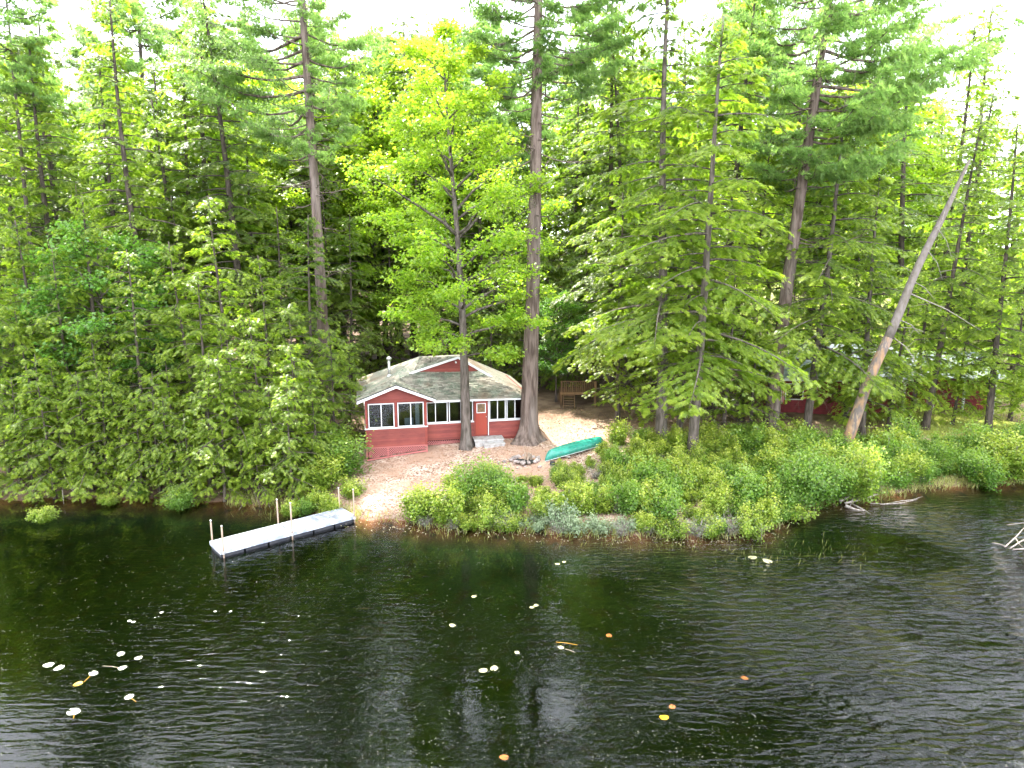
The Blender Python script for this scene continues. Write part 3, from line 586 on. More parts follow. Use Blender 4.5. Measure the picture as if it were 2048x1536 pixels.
H(hm().box(.0, .04, .06, 7.2, hw(.5), hw(ZB)), 'side_skirt', 'red_dark'); H(hm().box(6.1, MU, MV + .03, MV + .06, hw(.9), hw(ZB + .03)), 'base_board', 'red')
# steps
st = thing('door_steps', 'pale weathered wooden doorstep in two tiers below the cabin door', 'steps', (-8.07, 38.0, HB), HR)
MB().box(6.02, 7.75, -.28, MV - .04, hw(1.50), hw(1.58)).build('top_board', M['step'], st); MB().box(6.08, 7.7, -.22, MV - .1, hw(1.1), hw(1.50)).build('box_frame', M['step'], st)
MB().box(6.5, 7.75, -.60, -.24, hw(1.34), hw(1.41)).build('tread', M['step'], st); MB().box(6.55, 7.7, -.56, -.26, hw(1.0), hw(1.34)).build('riser', M['step'], st)
# roof planes
C0 = Vector((-.4, .25, 4.05)); CF = Vector((BW + .1, .25, 3.86)); CR = Vector((9.7, .25, 3.84)); FL = Vector((2.9, 3.0, 5.02)); FR = Vector((6.9, 3.0, 5.02)); RM = Vector((7.5, 2.0, 4.60))
PK = Vector((5.57, 2.8, 5.92)); QQ = Vector((3.4, 4.5, 5.78)); BL = Vector((-.4, 7.5, 4.0)); BR = Vector((9.7, 7.5, 3.84)); RR = Vector((5.9, 4.6, 5.80)); G0 = Vector((3.0, 2.8, 5.06)); G1 = Vector((6.85, 2.8, 5.02))
def lw(v): return (v.x, v.y, v.z - HB)
roof = H(hm().slab([lw(p) for p in (C0, CR, RM, FR, FL)], (0, 0, -.07)).slab([lw(p) for p in (C0, FL, QQ, BL)], (0, 0, -.07)).slab([lw(p) for p in (FL, PK, QQ)], (0, 0, -.06))
         .slab([lw(p) for p in (PK, FR, RR)], (0, 0, -.06)).slab([lw(p) for p in (QQ, PK, RR)], (0, 0, -.06)).slab([lw(p) for p in (RM, CR, BR, RR, FR)], (0, 0, -.07)).slab([lw(p) for p in (QQ, RR, BR, BL)], (0, 0, -.07)), 'roof', 'roof')
def shingles(poly, ex=.125, seed=1, label=None):
    """overlapping shingle tabs over a convex roof face; first edge of the polygon is the eave"""
    rng = random.Random(seed); p0 = poly[0]; e = (poly[1] - poly[0]).normalized(); nn = None
    for k in range(2, len(poly)):
        nn = e.cross(poly[k] - p0)
        if nn.length > .2: break
    nn.normalize()
    if nn.z < 0: nn = -nn
    up = nn.cross(e); 
    if up.z < 0: up = -up
    P2 = [((p - p0).dot(e), (p - p0).dot(up)) for p in poly]; top = max(p[1] for p in P2); q = MB(); y = 0.0
    while y < top - .02:
        hits = []; ym = y + ex * .5
        for i in range(len(P2)):
            (x0, y0), (x1, y1) = P2[i], P2[(i + 1) % len(P2)]
            if (y0 - ym) * (y1 - ym) < 0: hits.append(x0 + (x1 - x0) * (ym - y0) / (y1 - y0))
        if len(hits) >= 2:
            a_, b_ = min(hits), max(hits); x = a_ - rng.uniform(0, .2)
            while x < b_:
                wdt = rng.uniform(.2, .34); l, r = max(x, a_), min(x + wdt - .012, b_)
                if r - l > .04:
                    th_ = rng.uniform(.022, .04); lift = rng.uniform(-.006, .006)
                    pt = [p0 + e * l + up * (y + lift - .02) + nn * .012, p0 + e * r + up * (y + lift - .02) + nn * .012, p0 + e * r + up * (y + ex) + nn * .004, p0 + e * l + up * (y + ex) + nn * .004]
                    tp = [pt[0] + nn * th_, pt[1] + nn * th_, pt[2] + nn * .002, pt[3] + nn * .002]; vv = [lw(p) for p in pt + tp]
                    q.add(vv, [(4,5,6,7),(0,1,5,4),(1,2,6,5),(3,0,4,7)])
                x += wdt
        y += ex
    o = H(q, 'shingles', 'roof', roof); o['kind'] = 'stuff'
shingles([C0, CR, RM, FR, FL], seed=1); shingles([BL, C0, FL, QQ], seed=2); shingles([FL, PK, QQ], seed=3, ex=.12)
# fascia along the main eave, gable wall and rakes
H(hm().slab([(BW + .45, .27, hw(3.76)), (9.65, .27, hw(3.70)), (9.65, .27, hw(3.80)), (BW + .45, .27, hw(3.86))], (0, .03, 0)), 'fascia', 'white')
gw = H(hm().slab([lw(G0 + Vector((0, .12, -.05))), lw(G1 + Vector((0, .12, -.05))), lw(PK + Vector((0, .12, -.06)))], (0, .04, 0)), 'gable_wall', 'red')
siding(0, 0, 2.91, 5.0, 5.86, gw, ex=.11, clip=lambda z: (3.0 + (z - 5.06) * 2.57 / .86 + .12, 6.85 - (z - 5.02) * 1.28 / .9 - .06))
H(hm().slab([lw(G0 + Vector((-.35, -.06, -.10))), lw(PK + Vector((0, -.06, -.09))), lw(PK + Vector((0, -.06, .04))), lw(G0 + Vector((-.35, -.06, .03)))], (0, .05, 0)), 'rake_board', 'white')
H(hm().slab([lw(PK + Vector((.0, -.065, -.11))), lw(Vector((7.75, 2.4, 4.50))), lw(Vector((7.75, 2.4, 4.64))), lw(PK + Vector((.0, -.065, .04)))], (0, .05, 0)), 'rake_board', 'white')
H(hm().tube([(5.42, 2.86, hw(5.62)), (5.42, 2.74, hw(5.60)), (5.42, 2.70, hw(5.60))], [.05, .05, .035], 10), 'gable_lamp', 'white')
H(hm().tube([(3.95, 3.3, hw(5.2)), (3.95, 3.3, hw(5.85))], .015, 5).bar((3.8, 3.3, hw(5.8)), (4.1, 3.3, hw(5.8)), .015, .015), 'roof_antenna', 'dark')
# bump-out gable roof
BP = Vector((1.72, -.3, 4.93)); BB = Vector((1.85, 2.35, 4.80)); L0 = Vector((-.42, -.3, 4.12)); L1 = Vector((-.42, .9, 4.08)); R0 = Vector((3.86, -.3, 4.06)); R1 = Vector((3.86, .55, 4.03))
br_ = H(hm().slab([lw(p) for p in (L0, BP, BB, L1)], (0, 0, -.06)).slab([lw(p) for p in (R0, R1, BB, BP)], (0, 0, -.06)), 'porch_roof', 'roof')
shingles([L1, L0, BP, BB], seed=5); shingles([R0, R1, BB, BP], seed=6)
for A, B_ in ((L0, BP), (BP, R0)):
    H(hm().slab([lw(A + Vector((0, -.035, -.16))), lw(B_ + Vector((0, -.035, -.16))), lw(B_ + Vector((0, -.035, -.01))), lw(A + Vector((0, -.035, -.01)))], (0, .03, 0)), 'rake_board', 'white')
    H(hm().slab([lw(A + Vector((0, -.05, -.005))), lw(B_ + Vector((0, -.05, -.005))), lw(B_ + Vector((0, -.05, .03))), lw(A + Vector((0, -.05, .03)))], (0, .12, 0)), 'drip_edge', 'dark')
gb = H(hm().slab([(0, .03, hw(4.1)), (BW, .03, hw(4.1)), (BW, .03, hw(4.14)), (1.72, .03, hw(4.84)), (0, .03, hw(4.22))], (0, .05, 0)), 'gable_wall', 'red')
siding(0, 0, .026, 4.1, 4.82, gb, ex=.12, clip=lambda z: (max(0, (z - 4.27) * 2.64), min(BW, 1.72 + (4.87 - z) * 2.4)))
# stove pipe
pz = 4.62; pu, pv = 1.3, 3.4
px_ = at_y(779, 757, 41.6); du, dv_ = px_[0] + 8.07, px_[1] - 38; pu = du * math.cos(HR) + dv_ * math.sin(HR); pv = -du * math.sin(HR) + dv_ * math.cos(HR); pz = px_[2]
fl = H(hm().tube([(pu, pv, hw(pz - .15)), (pu, pv, hw(pz + .25))], [.28, .12], 12), 'pipe_flashing', 'metal', roof, smooth=True)
H(hm().tube([(pu, pv, hw(pz)), (pu, pv, hw(pz + 1.15))], .085, 12), 'stove_pipe', 'metal', roof, smooth=True)
H(hm().tube([(pu, pv, hw(pz + 1.12)), (pu, pv, hw(pz + 1.2)), (pu, pv, hw(pz + 1.24)), (pu, pv, hw(pz + 1.34))], [.12, .17, .17, .03], 12), 'pipe_cap', 'metal', roof, smooth=True)

# ---------------------------------------------------------------- floating dock with its pipes
DT = .33
A = Vector(at_z(391, 1094, DT)); B_ = Vector(at_z(440, 1101.6, DT)); Cc = Vector(at_z(665, 1024, DT)); Dd = Vector(at_z(708, 1030.5, DT))
dvec = ((Cc - A) + (Dd - B_)) / 2; dl = dvec.length; dirv = dvec.normalized(); wv = Vector((dirv.y, -dirv.x, 0)); wd = 1.25
dock = thing('floating_dock', 'pale grey floating dock on black floats reaching out from the beach', 'dock', (B_.x, B_.y, 0), math.atan2(dirv.y, dirv.x))
for k, (a_, b_) in enumerate(((0, dl * .5 - .01), (dl * .5 + .01, dl))):
    MB().box(a_ + .02, b_ - .02, .02, wd - .02, DT - .07, DT - .022).build('deck_frame', M['dock_side'], dock)
    npl = 16; ww = (b_ - a_) / npl
    for i in range(npl): MB().box(a_ + i * ww + .0015, a_ + (i + 1) * ww - .0015, .008, wd - .008, DT - .022, DT - random.Random(i + k * 50).uniform(0, .002)).build('deck_board', M['dock'], dock)
    q = MB(); q.box(a_, b_, -.02, .006, DT - .17, DT - .004); q.box(a_, b_, wd - .006, wd + .02, DT - .17, DT - .004); q.box(a_ - .0, a_ + .02, .006, wd - .006, DT - .17, DT - .006); q.build('skirt_rail', M['dock_side'], dock)
    for i in range(3):
        l = (b_ - a_) / 3; MB().box(a_ + i * l + .04, a_ + (i + 1) * l - .04, .04, wd - .04, -.10, DT - .09).build('float', M['float'], dock)
def pipe(px, py0, s_, side, lab):
    y_ = -.045 if side == 0 else wd + .045; base = dock.matrix_basis @ Vector((s_, y_, 0))
    zt = at_y(px, py0, base.y)[2]
    t = thing('dock_pipe', lab, 'post', (base.x, base.y, -1.0), 0, 'metal pipes that hold the dock in place')
    MB().tube([(0, 0, 0), (0, 0, 1.0 + zt - .05)], .032, 10).build('pipe', M['post'], t, True); MB().tube([(0, 0, 1.0 + zt - .05), (0, 0, 1.0 + zt)], .037, 10).build('pipe_top', M['metal'], t, True)
    MB().box(-.06, .06, -.05, .05, 1.0 + DT - .16, 1.0 + DT - .04).build('bracket', M['metal'], t)
dock.rotation_euler = (0, 0, math.atan2(dirv.y, dirv.x)); dock.matrix_basis = Matrix.Translation(dock.location) @ Matrix.Rotation(math.atan2(dirv.y, dirv.x), 4, 'Z')
pipe(393, 1040, .12, 1, 'tan pipe at the outer left corner of the floating dock'); pipe(440, 1051, .12, 0, 'tan pipe at the outer near corner of the floating dock')
pipe(541, 998, dl * .5 - .05, 1, 'tan pipe halfway along the far side of the floating dock'); pipe(589, 1005, dl * .5, 0, 'tan pipe at the joint on the near side of the floating dock')
pipe(664, 975, dl - .1, 1, 'grey pipe at the shore end, far side of the floating dock'); pipe(708, 978, dl - .05, 0, 'grey pipe at the shore end, beach side of the floating dock')

# ---------------------------------------------------------------- upturned canoe
ca_ = Vector(at_z(1090, 916, 1.18)); cb_ = Vector((5.3, 39.3, gz(5.3, 39.3) + .12)); cl = (cb_ - ca_).length; cdv = (cb_ - ca_).normalized()
canoe = thing('canoe', 'green canoe lying upside down on the bank beside the fire ring', 'canoe', ca_, math.atan2(cdv.y, cdv.x)); canoe.rotation_euler[1] = -math.asin(cdv.z)
n, k_ = 29, 17; V = []; F = []
for i in range(n):
    s_ = i / (n - 1); e = abs(2 * s_ - 1); hb = .44 * (1 - e ** 2.6) ** .8 + .006; dp = .40; rock = -.05 * e ** 2
    for j in range(k_):
        a_ = math.pi * j / (k_ - 1); cy = math.cos(a_); sy = math.sin(a_) ** (.62 if e < .8 else .9)
        V.append((s_ * cl - (1 if s_ > .5 else -1) * .38 * e ** 10 * sy ** 2.2, hb * (abs(cy) ** .85) * (1 if cy > 0 else -1), (dp + rock) * sy - .17 * e ** 3 * (1 - sy)))
for i in range(n - 1):
    for j in range(k_ - 1): q = i * k_ + j; F.append((q, q + k_, q + k_ + 1, q + 1))
me = bpy.data.meshes.new('hull'); me.from_pydata(V, [], F); me.update(); me.polygons.foreach_set('use_smooth', np.ones(len(F), dtype=bool))
hull = link('hull', me, M['canoe'], canoe); md = hull.modifiers.new('s', 'SOLIDIFY'); md.thickness = .012
for sd_ in (0, k_ - 1): MB().tube([V[i * k_ + sd_] for i in range(n)], .02, 6).build('gunwale', M['gunwale'], canoe, True)
MB().tube([(x_, y_, z_ + .006) for x_, y_, z_ in [V[i * k_ + k_ // 2] for i in range(2, n - 2)]], .012, 5).build('keel', M['canoe'], canoe, True)
for s_ in (.22, .72): MB().box(cl * s_ - .1, cl * s_ + .1, -.36, .36, .0, .02).build('seat', M['post'], canoe)
lg = thing('log_support', 'grey log propping up the near end of the green canoe', 'log', (ca_.x + .9, ca_.y + .6, gz(ca_.x + .9, ca_.y + .6)))
MB().tube([(-.5, .2, .06), (0, 0, .09), (.5, -.25, .06)], [.08, .09, .07], 9).build('trunk', M['twig'], lg, True)

# ---------------------------------------------------------------- fire ring
def stone_mesh(seed):
    rng = np.random.RandomState(seed); bm_ = MB(); import bmesh
    b = bmesh.new(); bmesh.ops.create_icosphere(b, subdivisions=2, radius=1)
    for v in b.verts:
        k = 1 + .22 * math.sin(v.co.x * 3 + seed) * math.cos(v.co.y * 4 + seed * 2) + rng.uniform(-.08, .08); v.co *= k; v.co.z *= .62; v.co.x *= 1.15
    m_ = bpy.data.meshes.new('stone'); b.to_mesh(m_); b.free(); m_.materials.append(M['stone']); return m_
STN = [stone_mesh(k) for k in range(5)]; rs = random.Random(4)
fr = thing('fire_ring', 'ring of brown stones with charred soil in front of the upturned canoe', 'fire pit', (.72, 37.2, gz(.72, 37.2)))
for k in range(15):
    a_ = k / 15 * 6.283; o = link('stone', STN[k % 5], None, fr); o.location = (math.cos(a_) * .72 + rs.uniform(-.06, .06), math.sin(a_) * .62 + rs.uniform(-.06, .06), .06); s_ = rs.uniform(.10, .17); o.scale = (s_, s_, s_ * 1.1); o.rotation_euler = (rs.uniform(-.4, .4), rs.uniform(-.4, .4), rs.uniform(0, 6))
MB().tube([(0, 0, .0), (0, 0, .025)], [.6, .5], 14).build('ash_bed', M['dark'], fr)
lg = thing('firewood', 'split logs standing upright in the middle of the stone fire ring', 'firewood', (.85, 37.25, gz(.85, 37.25)))
for (a_, b_, c_, d_) in [(-.14, .0, -.06, .42), (.02, .06, .05, .40), (.16, -.02, .10, .36), (-.02, -.14, .14, .30)]:
    MB().tube([(a_, b_, .02), (a_ * .5 + c_, b_ * .5, d_)], [.07, .06], 7).build('split_log', M['post'], lg)
for k in range(22):
    x = .75 + rs.uniform(-1.6, 1.9); y = 37.0 + rs.uniform(-.8, .7)
    if abs(x - .72) < .85 and abs(y - 37.2) < .75: continue
    o = link('stone', STN[k % 5], None, None, (x, y, gz(x, y) + .02)); s_ = rs.uniform(.05, .12); o.scale = (s_,) * 3; o.rotation_euler = (0, 0, rs.uniform(0, 6)); tag(o, 'small loose stone lying on the bare soil around the fire ring', 'stone', 'loose stones around the fire ring')
bk = thing('bucket', 'small dark overturned pail on the soil below the canoe', 'bucket', (2.15, 36.35, gz(2.15, 36.35)))
MB().tube([(0, 0, 0), (.0, .02, .2), (0, .02, .22)], [.16, .13, .02], 12).build('body', M['dark'], bk, True); MB().tube([(-.17, 0, .02), (-.1, -.16, .05), (.1, -.16, .05), (.17, 0, .02)], .01, 5).build('handle', M['metal'], bk)

# ---------------------------------------------------------------- raised wooden platform in the woods
pf = thing('tree_platform', 'brown wooden platform on posts with a slatted railing and a ladder', 'platform', (3.35, 47.2, gz(4.5, 47.5)))
z0 = gz(4.5, 47.5); zt = at_y(1150, 784, 47.2)[2] - z0; zr = at_y(1150, 763, 47.2)[2] - z0
for x in (0, 2.3):
    for y in (0, 1.8): MB().box(x - .06, x + .06, y - .06, y + .06, -.3, zt - .06 if y else zr).build('post', M['wood'], pf)
for k in range(13): MB().box(-.1, 2.4, -.1 + k * .15, .04 + k * .15, zt - .04, zt).build('floor_board', M['wood'], pf)
MB().box(-.1, 2.4, -.12, -.10, zt - .16, zt).build('rim_board', M['wood'], pf); MB().box(-.08, 2.38, -.09, .0, zr, zr + .05).build('handrail', M['wood'], pf)
for k in range(17): MB().box(.02 + k * .135, .075 + k * .135, -.05, -.02, zt, zr).build('baluster', M['wood'], pf)
for k in range(5): MB().box(.15, .85, -.35 + k * .05, -.27 + k * .05, .12 + k * (zt - .2) / 5, .16 + k * (zt - .2) / 5).build('rung', M['wood'], pf)
for x in (.13, .87): MB().bar((x, -.36, 0), (x, -.10, zt), .05, .09).build('ladder_rail', M['wood'], pf)

# ---------------------------------------------------------------- neighbouring buildings among the trees on the right
nb = thing('neighbour_cabin', 'dark red cabin with a pale grey roof half hidden behind the hemlocks', 'cabin', (17.0, 46.5, gz(20, 46.5)), math.radians(-4))
nz = gz(20, 46.5)
MB().box(0, 8.6, 0, 6, -.3, 2.5).build('wall', M['red_dark'], nb)
for k in range(18): MB().box(0, 8.6, -.025, -.004, k * .135, k * .135 + .125).build('siding_board', M['red_dark'], nb)
rf = MB().slab([(-.5, -.6, 2.35), (9.1, -.6, 2.35), (9.1, 3, 4.2), (-.5, 3, 4.2)], (0, 0, .09)).slab([(-.5, 6.6, 2.35), (-.5, 3, 4.2), (9.1, 3, 4.2), (9.1, 6.6, 2.35)], (0, 0, .09)).build('roof', M['roof_grey'], nb)
MB().slab([(0, 0, 2.5), (0, 6, 2.5), (0, 3, 4.15)], (.1, 0, 0)).build('gable_wall', M['red_dark'], nb)
MB().box(-.5, 9.1, -.64, -.6, 2.28, 2.46).build('fascia', M['white'], nb)
for x in (1.2, 5.6):
    f = MB().box(x, x + 1.2, -.06, -.03, .9, .97).box(x, x + 1.2, -.06, -.03, 1.95, 2.02).box(x, x + .07, -.06, -.03, .97, 1.95).box(x + 1.13, x + 1.2, -.06, -.03, .97, 1.95).build('window_frame', M['white'], nb); MB().box(x + .07, x + 1.13, -.045, -.035, .97, 1.95).build('pane', M['glass'], f)
nb2 = thing('neighbour_garage', 'low red outbuilding with white posts and a pale roof near the right edge', 'building', (26.6, 47.5, gz(28, 47.5)), math.radians(-8))
MB().box(0, 6, .9, 5, -.3, 2.3).build('wall', M['red_dark'], nb2)
MB().slab([(-.4, -.3, 2.25), (6.4, -.3, 2.25), (6.4, 2.9, 3.6), (-.4, 2.9, 3.6)], (0, 0, .08)).slab([(-.4, 5.4, 2.25), (-.4, 2.9, 3.6), (6.4, 2.9, 3.6), (6.4, 5.4, 2.25)], (0, 0, .08)).build('roof', M['roof_grey'], nb2)
for k in range(4): MB().box(.1 + k * 1.9, .24 + k * 1.9, 0, .14, -.2, 2.25).build('porch_post', M['white'], nb2)
fg = thing('flag', 'faded red and white striped flag hanging limp from a slanted pole', 'flag', at_y(1567, 745, 45.8))
MB().tube([(-.1, .3, .15), (.1, -.1, -.45)], .015, 6).build('pole', M['twig'], fg)
for k in range(6): MB().slab([(-.12 + k * .04, -.02 - .03 * (k % 2), -.6), (-.07 + k * .04, .01 - .03 * (k % 2), -.6), (-.10 + k * .055, .0, -1.95 - .07 * (k % 3)), (-.15 + k * .055, -.03, -1.95 - .07 * (k % 3))], (0, .012, 0)).build('stripe', M['flag_red' if k % 2 else 'flag_white'], fg)
cr_ = thing('parked_car', 'white car parked beyond the trees at the far right', 'car', (30.2, 53.0, gz(30, 53)), math.radians(8))
MB().slab([(0, 0, .35), (4.3, 0, .35), (4.35, 0, .75), (3.6, 0, .9), (2.9, 0, 1.4), (1.3, 0, 1.42), (.6, 0, .95), (-.05, 0, .85)], (0, 1.7, 0)).build('body', M['car'], cr_)
MB().slab([(.85, -.01, .95), (3.3, -.01, .95), (2.85, -.01, 1.33), (1.35, -.01, 1.33)], (0, .012, 0)).build('side_window', M['glass'], cr_)
for x in (.8, 3.4):
    for y in (0, 1.6): MB().tube([(x, y - .02, .32), (x, y + .18, .32)], .32, 14).build('wheel', M['dark'], cr_, True)

# ---------------------------------------------------------------- trees: hand-placed ones in front
def base(px, Y, py=None):
    """trunk foot: the bearing of a pixel column at its ground line, at distance Y"""
    z = 1.3
    for _ in range(4):
        v = Y * _s + (z - CAM_H) * _c; dep = Y * _c - (z - CAM_H) * _s; x = (px - 1024) / FPX * dep; z = gz(x, Y)
    return (x, Y, z - .03)
W_ = math.pi   # azimuth pointing left
m_p1 = make_pine(33, 5.6, 16.5, .42, 11, dens=.7, lean=(-.004, 0), bias=(math.pi - .7, .72), dead_from=9, ndead=30, flare=1.3, taper=.72)
tree('white_pine', m_p1, base(654, 45), 'tall straight white pine with bare grey trunk left of the cabin', bark='bark_pine', leaf='pine')
m_p2 = make_pine(34, 6.0, 19.5, .51, 12, dens=.85, lean=(.026, .01), bias=(1.57, .5), dead_from=11, ndead=34, flare=1.9, taper=.78)
tree('white_pine', m_p2, (.95, 39.9, gz(.95, 39.9)), 'huge pine with flared roots beside the right corner of the red cabin', bark='bark_pine', leaf='pine')
m_p3 = make_pine(33, 7.2, 15.0, .46, 13, dens=.85, lean=(.06, .0), bias=(.6, .35), dead_from=8, ndead=20, per=5, whorl=.72, taper=.75)
tree('white_pine', m_p3, base(1540, 42), 'spreading white pine with broad layered boughs reaching to the right', bark='bark_pine', leaf='pine')
m_p4 = make_pine(29.5, 3.2, 19.5, .2, 14, dens=.8, dead_from=12, ndead=34, lean=(.0, 0))
tree('white_pine', m_p4, base(108, 44), 'slim pine with sparse top rising at the far left', bark='bark', leaf='pine')
m_m1 = make_broad(23.8, 5.2, 6.3, .30, 21, limbs=50, leaves=36000, leaf=.19, back_thin=True, clump=.31, lean=(-.035, .01), prof=lambda t: [.75,.85,.9,1.0,1.02,.95,.8,.62,.5,.35,.2][min(10, int(t * 10.5))])
tree('maple', m_m1, (-2.6, 39.15, gz(-2.6, 39.15)), 'bright yellow green maple growing in front of the cabin door', bark='bark', leaf='maple')
m_h = [make_hemlock(27, 5.0, 5.5, .34, 31, dens=1.0, spray=.27), make_hemlock(24, 4.6, 4.0, .30, 32, dens=1.05, spray=.27), make_hemlock(20, 4.6, 2.6, .30, 33, dens=1.05, spray=.27, droop=.38)]
m_m = [make_hemlock(14, 3.2, 1.2, .17, 34, dens=1.0, spray=.24), make_hemlock(11, 2.9, .9, .14, 35, dens=1.1, spray=.23)]
m_s = [make_hemlock(7.5, 1.9, .5, .08, 36, dens=1.25, spray=.2, step=.2, dead=4), make_hemlock(5.2, 1.7, .3, .06, 37, dens=1.35, spray=.18, step=.17, dead=4)]
m_w = make_hemlock(23, 6.2, 5.0, .31, 38, dens=.95, spray=.30, droop=.26, step=.29)
m_y = [make_broad(10, 2.4, 3.0, .09, 41, limbs=26, leaves=12000, leaf=.14, clump=.3), make_broad(17, 3.8, 5, .18, 42, limbs=34, leaves=22000, leaf=.2, clump=.4)]
m_pb = make_pine(25, 4.6, 12, .3, 43, dens=.8, dead_from=5, ndead=30, tuft=.3)
T = tree
# right of the yard
T('hemlock', m_h[0], base(1322, 38.9), 'tall hemlock with dark bare lower trunk right of the upturned canoe', bark='bark', s=1.0)
T('hemlock', m_w, base(1383, 37.2), 'leaning hemlock with drooping boughs at the middle of the bushy bank', bark='bark', rz=1.9, s=.97)
T('hemlock', m_m[0], base(1357, 41.5), 'slender pale trunked hemlock between the two big hemlock trunks', bark='bark', rz=.7, s=1.1)
T('hemlock', m_w, base(1612, 42.5), 'hemlock whose trunk stands before the dark red neighbour cabin', bark='bark', rz=2.5, s=.86)
T('hemlock', m_h[2], base(1722, 42.6), 'hemlock with thick grey trunk just behind the leaning dead trunk', bark='bark', rz=4.0, s=.78)
T('hemlock', m_h[0], base(1850, 44), 'dense hemlock behind the right bank beneath the pale sky gap', bark='bark_dark', rz=5.0, s=.70)
T('hemlock', m_h[1], base(1975, 43), 'wide hemlock near the right edge above the grassy bank', bark='bark_dark', rz=1.2, s=.78)
T('hemlock', m_h[1], base(2090, 42), 'hemlock with boughs reaching in from the right edge', bark='bark_dark', rz=3.1, s=.72)
T('hemlock', m_m[0], base(1235, 43.5), 'young hemlock at the back right corner of the bare yard', bark='bark_dark', rz=3.4, s=1.0)
T('hemlock', m_h[1], base(1250, 47), 'tall hemlock screening the wooden platform in the woods', bark='bark_dark', rz=0.4, s=.95)
T('hemlock', m_m[1], base(1445, 40.5), 'young hemlock filling the gap right of the leaning hemlock', rz=2.2, s=1.0, bark='bark_dark')
T('hemlock', m_m[0], base(1480, 44.5), 'middle sized hemlock left of the dark red neighbour cabin', rz=5.6, s=1.25, bark='bark_dark')
T('hemlock', m_h[0], base(1420, 46), 'tall dark hemlock in the second row above the bushy bank', rz=5.2, s=.98, bark='bark_dark')
# left bank, standing at the water
lefts = [(m_h[1], 20, 40.5, 1.0, 0.3, 'big hemlock at the left edge above the dark water'), (m_h[0], 322, 43.5, .92, 1.1, 'tall hemlock with pointed ragged top left of the white pine'),
 (m_h[2], 205, 38.2, .72, 2.0, 'spreading hemlock leaning its boughs over the left shore'), (m_h[2], 95, 37.4, .66, 3.0, 'hemlock behind the small bush standing in the water'),
 (m_h[1], 150, 45, .96, 4.0, 'tall hemlock in the second row at the left'), (m_m[0], 300, 36.6, .84, 5.0, 'mid sized hemlock overhanging the left shore left of the bright low bush'),
 (m_m[0], 404, 37.4, .86, .8, 'hemlock above the bright low bush on the left shore'), (m_m[0], 480, 38.4, 1.02, 1.7, 'steep pointed hemlock rising behind the outer end of the dock'),
 (m_m[1], 455, 35.4, .72, 2.6, 'yellow green young hemlock hanging over the water beyond the dock'), (m_m[1], 530, 35.2, .78, 3.3, 'young hemlock directly behind the middle pipes of the dock'),
 (m_m[0], 560, 38.8, .80, 4.2, 'pale hemlock between the dock and the bare pine trunk'), (m_m[1], 610, 37.4, .80, 5.1, 'small spire shaped hemlock left of the cabin'),
 (m_s[0], 672, 38.2, 1.0, .2, 'narrow spire hemlock touching the left end of the cabin roof'), (m_s[0], 640, 35.2, .8, 1.5, 'little hemlock on the bank left of the cabin porch'),
 (m_h[0], 400, 49, .86, 2.2, 'dark hemlock in the third row behind the left shore'), (m_h[1], 530, 52, .80, 3.6, 'dark hemlock deep in the wood left of the white pine'), (m_m[0], 20, 36.2, .8, 4.9, 'low hemlock dipping to the water at the left edge'),
 (m_m[1], 360, 35.4, .62, 5.5, 'very young hemlock leaning over the water at left centre'), (m_m[1], 230, 35.2, .72, .9, 'short hemlock drooping over the shore second from the left edge group')]
lefts += [(m_s[1], 40, 34.6, 1.1, .4, 'low hemlock sweeping over the dark water at the far left'), (m_s[0], 130, 34.9, .9, 1.4, 'small hemlock behind the lone water bush'), (m_s[1], 185, 34.5, 1.2, 2.4, 'small hemlock between the two low bushes of the left shore'),
 (m_s[0], 255, 34.8, .85, 3.4, 'small hemlock above the bright bush of the shaded left shore'), (m_s[1], 320, 34.4, 1.2, 4.4, 'low hemlock just left of the vivid green waterline bush'), (m_s[0], 420, 34.2, .95, 5.4, 'yellow green small hemlock right of the vivid green waterline bush'),
 (m_s[0], 490, 34.0, 1.0, 1.9, 'small hemlock with tips over the water left of the middle dock pipes'), (m_s[1], 560, 33.9, 1.1, 2.9, 'low hemlock behind the dock joint'), (m_s[0], 600, 34.6, 1.0, .6, 'small spire hemlock above the shrubs at the dock'),
 (m_m[1], 90, 36.0, .8, 3.8, 'middle sized hemlock over the left shore with long drooping tips'), (m_m[0], 160, 37.0, .85, 2.7, 'hemlock left of the vivid young maple'), (m_m[1], 420, 36.2, .95, 4.6, 'hemlock in front of the steep pointed one'), (m_s[0], 700, 40.5, .8, 2.0, 'narrow hemlock brushing the left roof edge of the cabin')]
for k_, (px_a, Y_a) in enumerate([(-10,34.0),(70,34.1),(110,33.8),(160,33.9),(215,34.1),(285,33.9),(345,33.6),(385,33.5),(450,33.4),(520,33.2),(585,33.1)]):
    T('hemlock', m_s[k_ % 2], base(px_a, Y_a), 'low bushy hemlock with its lowest tips over the water of the left shore', rz=k_ * 1.7, s=.72 + .25 * (k_ % 3) / 2, bark='bark_dark', group='low hemlocks fringing the left waterline')
for (px_a, Y_a, m_a, s_a, lab_a) in [(1775,43.2,m_m[0],.80,'full hemlock right of the leaning dead trunk'),(1820,44.8,m_m[0],.9,'hemlock hiding the pale roof between the two red buildings'),(1905,44.6,m_m[0],.62,'hemlock before the porch posts of the red outbuilding'),(1690,45.0,m_m[0],.95,'hemlock leaning over the right end of the dark red cabin'),(2020,45.5,m_m[0],.8,'hemlock beside the far car at the right edge'),(1500,41.8,m_m[1],.8,'small hemlock just left of the stout grey pine trunk')]:
    T('hemlock', m_a, base(px_a, Y_a), lab_a, rz=px_a * .37, s=s_a, bark='bark_dark')
for me_, px, Y, s_, rz, lab in lefts: T('hemlock', me_, base(px, Y), lab, rz=rz, s=s_, bark='bark_dark')
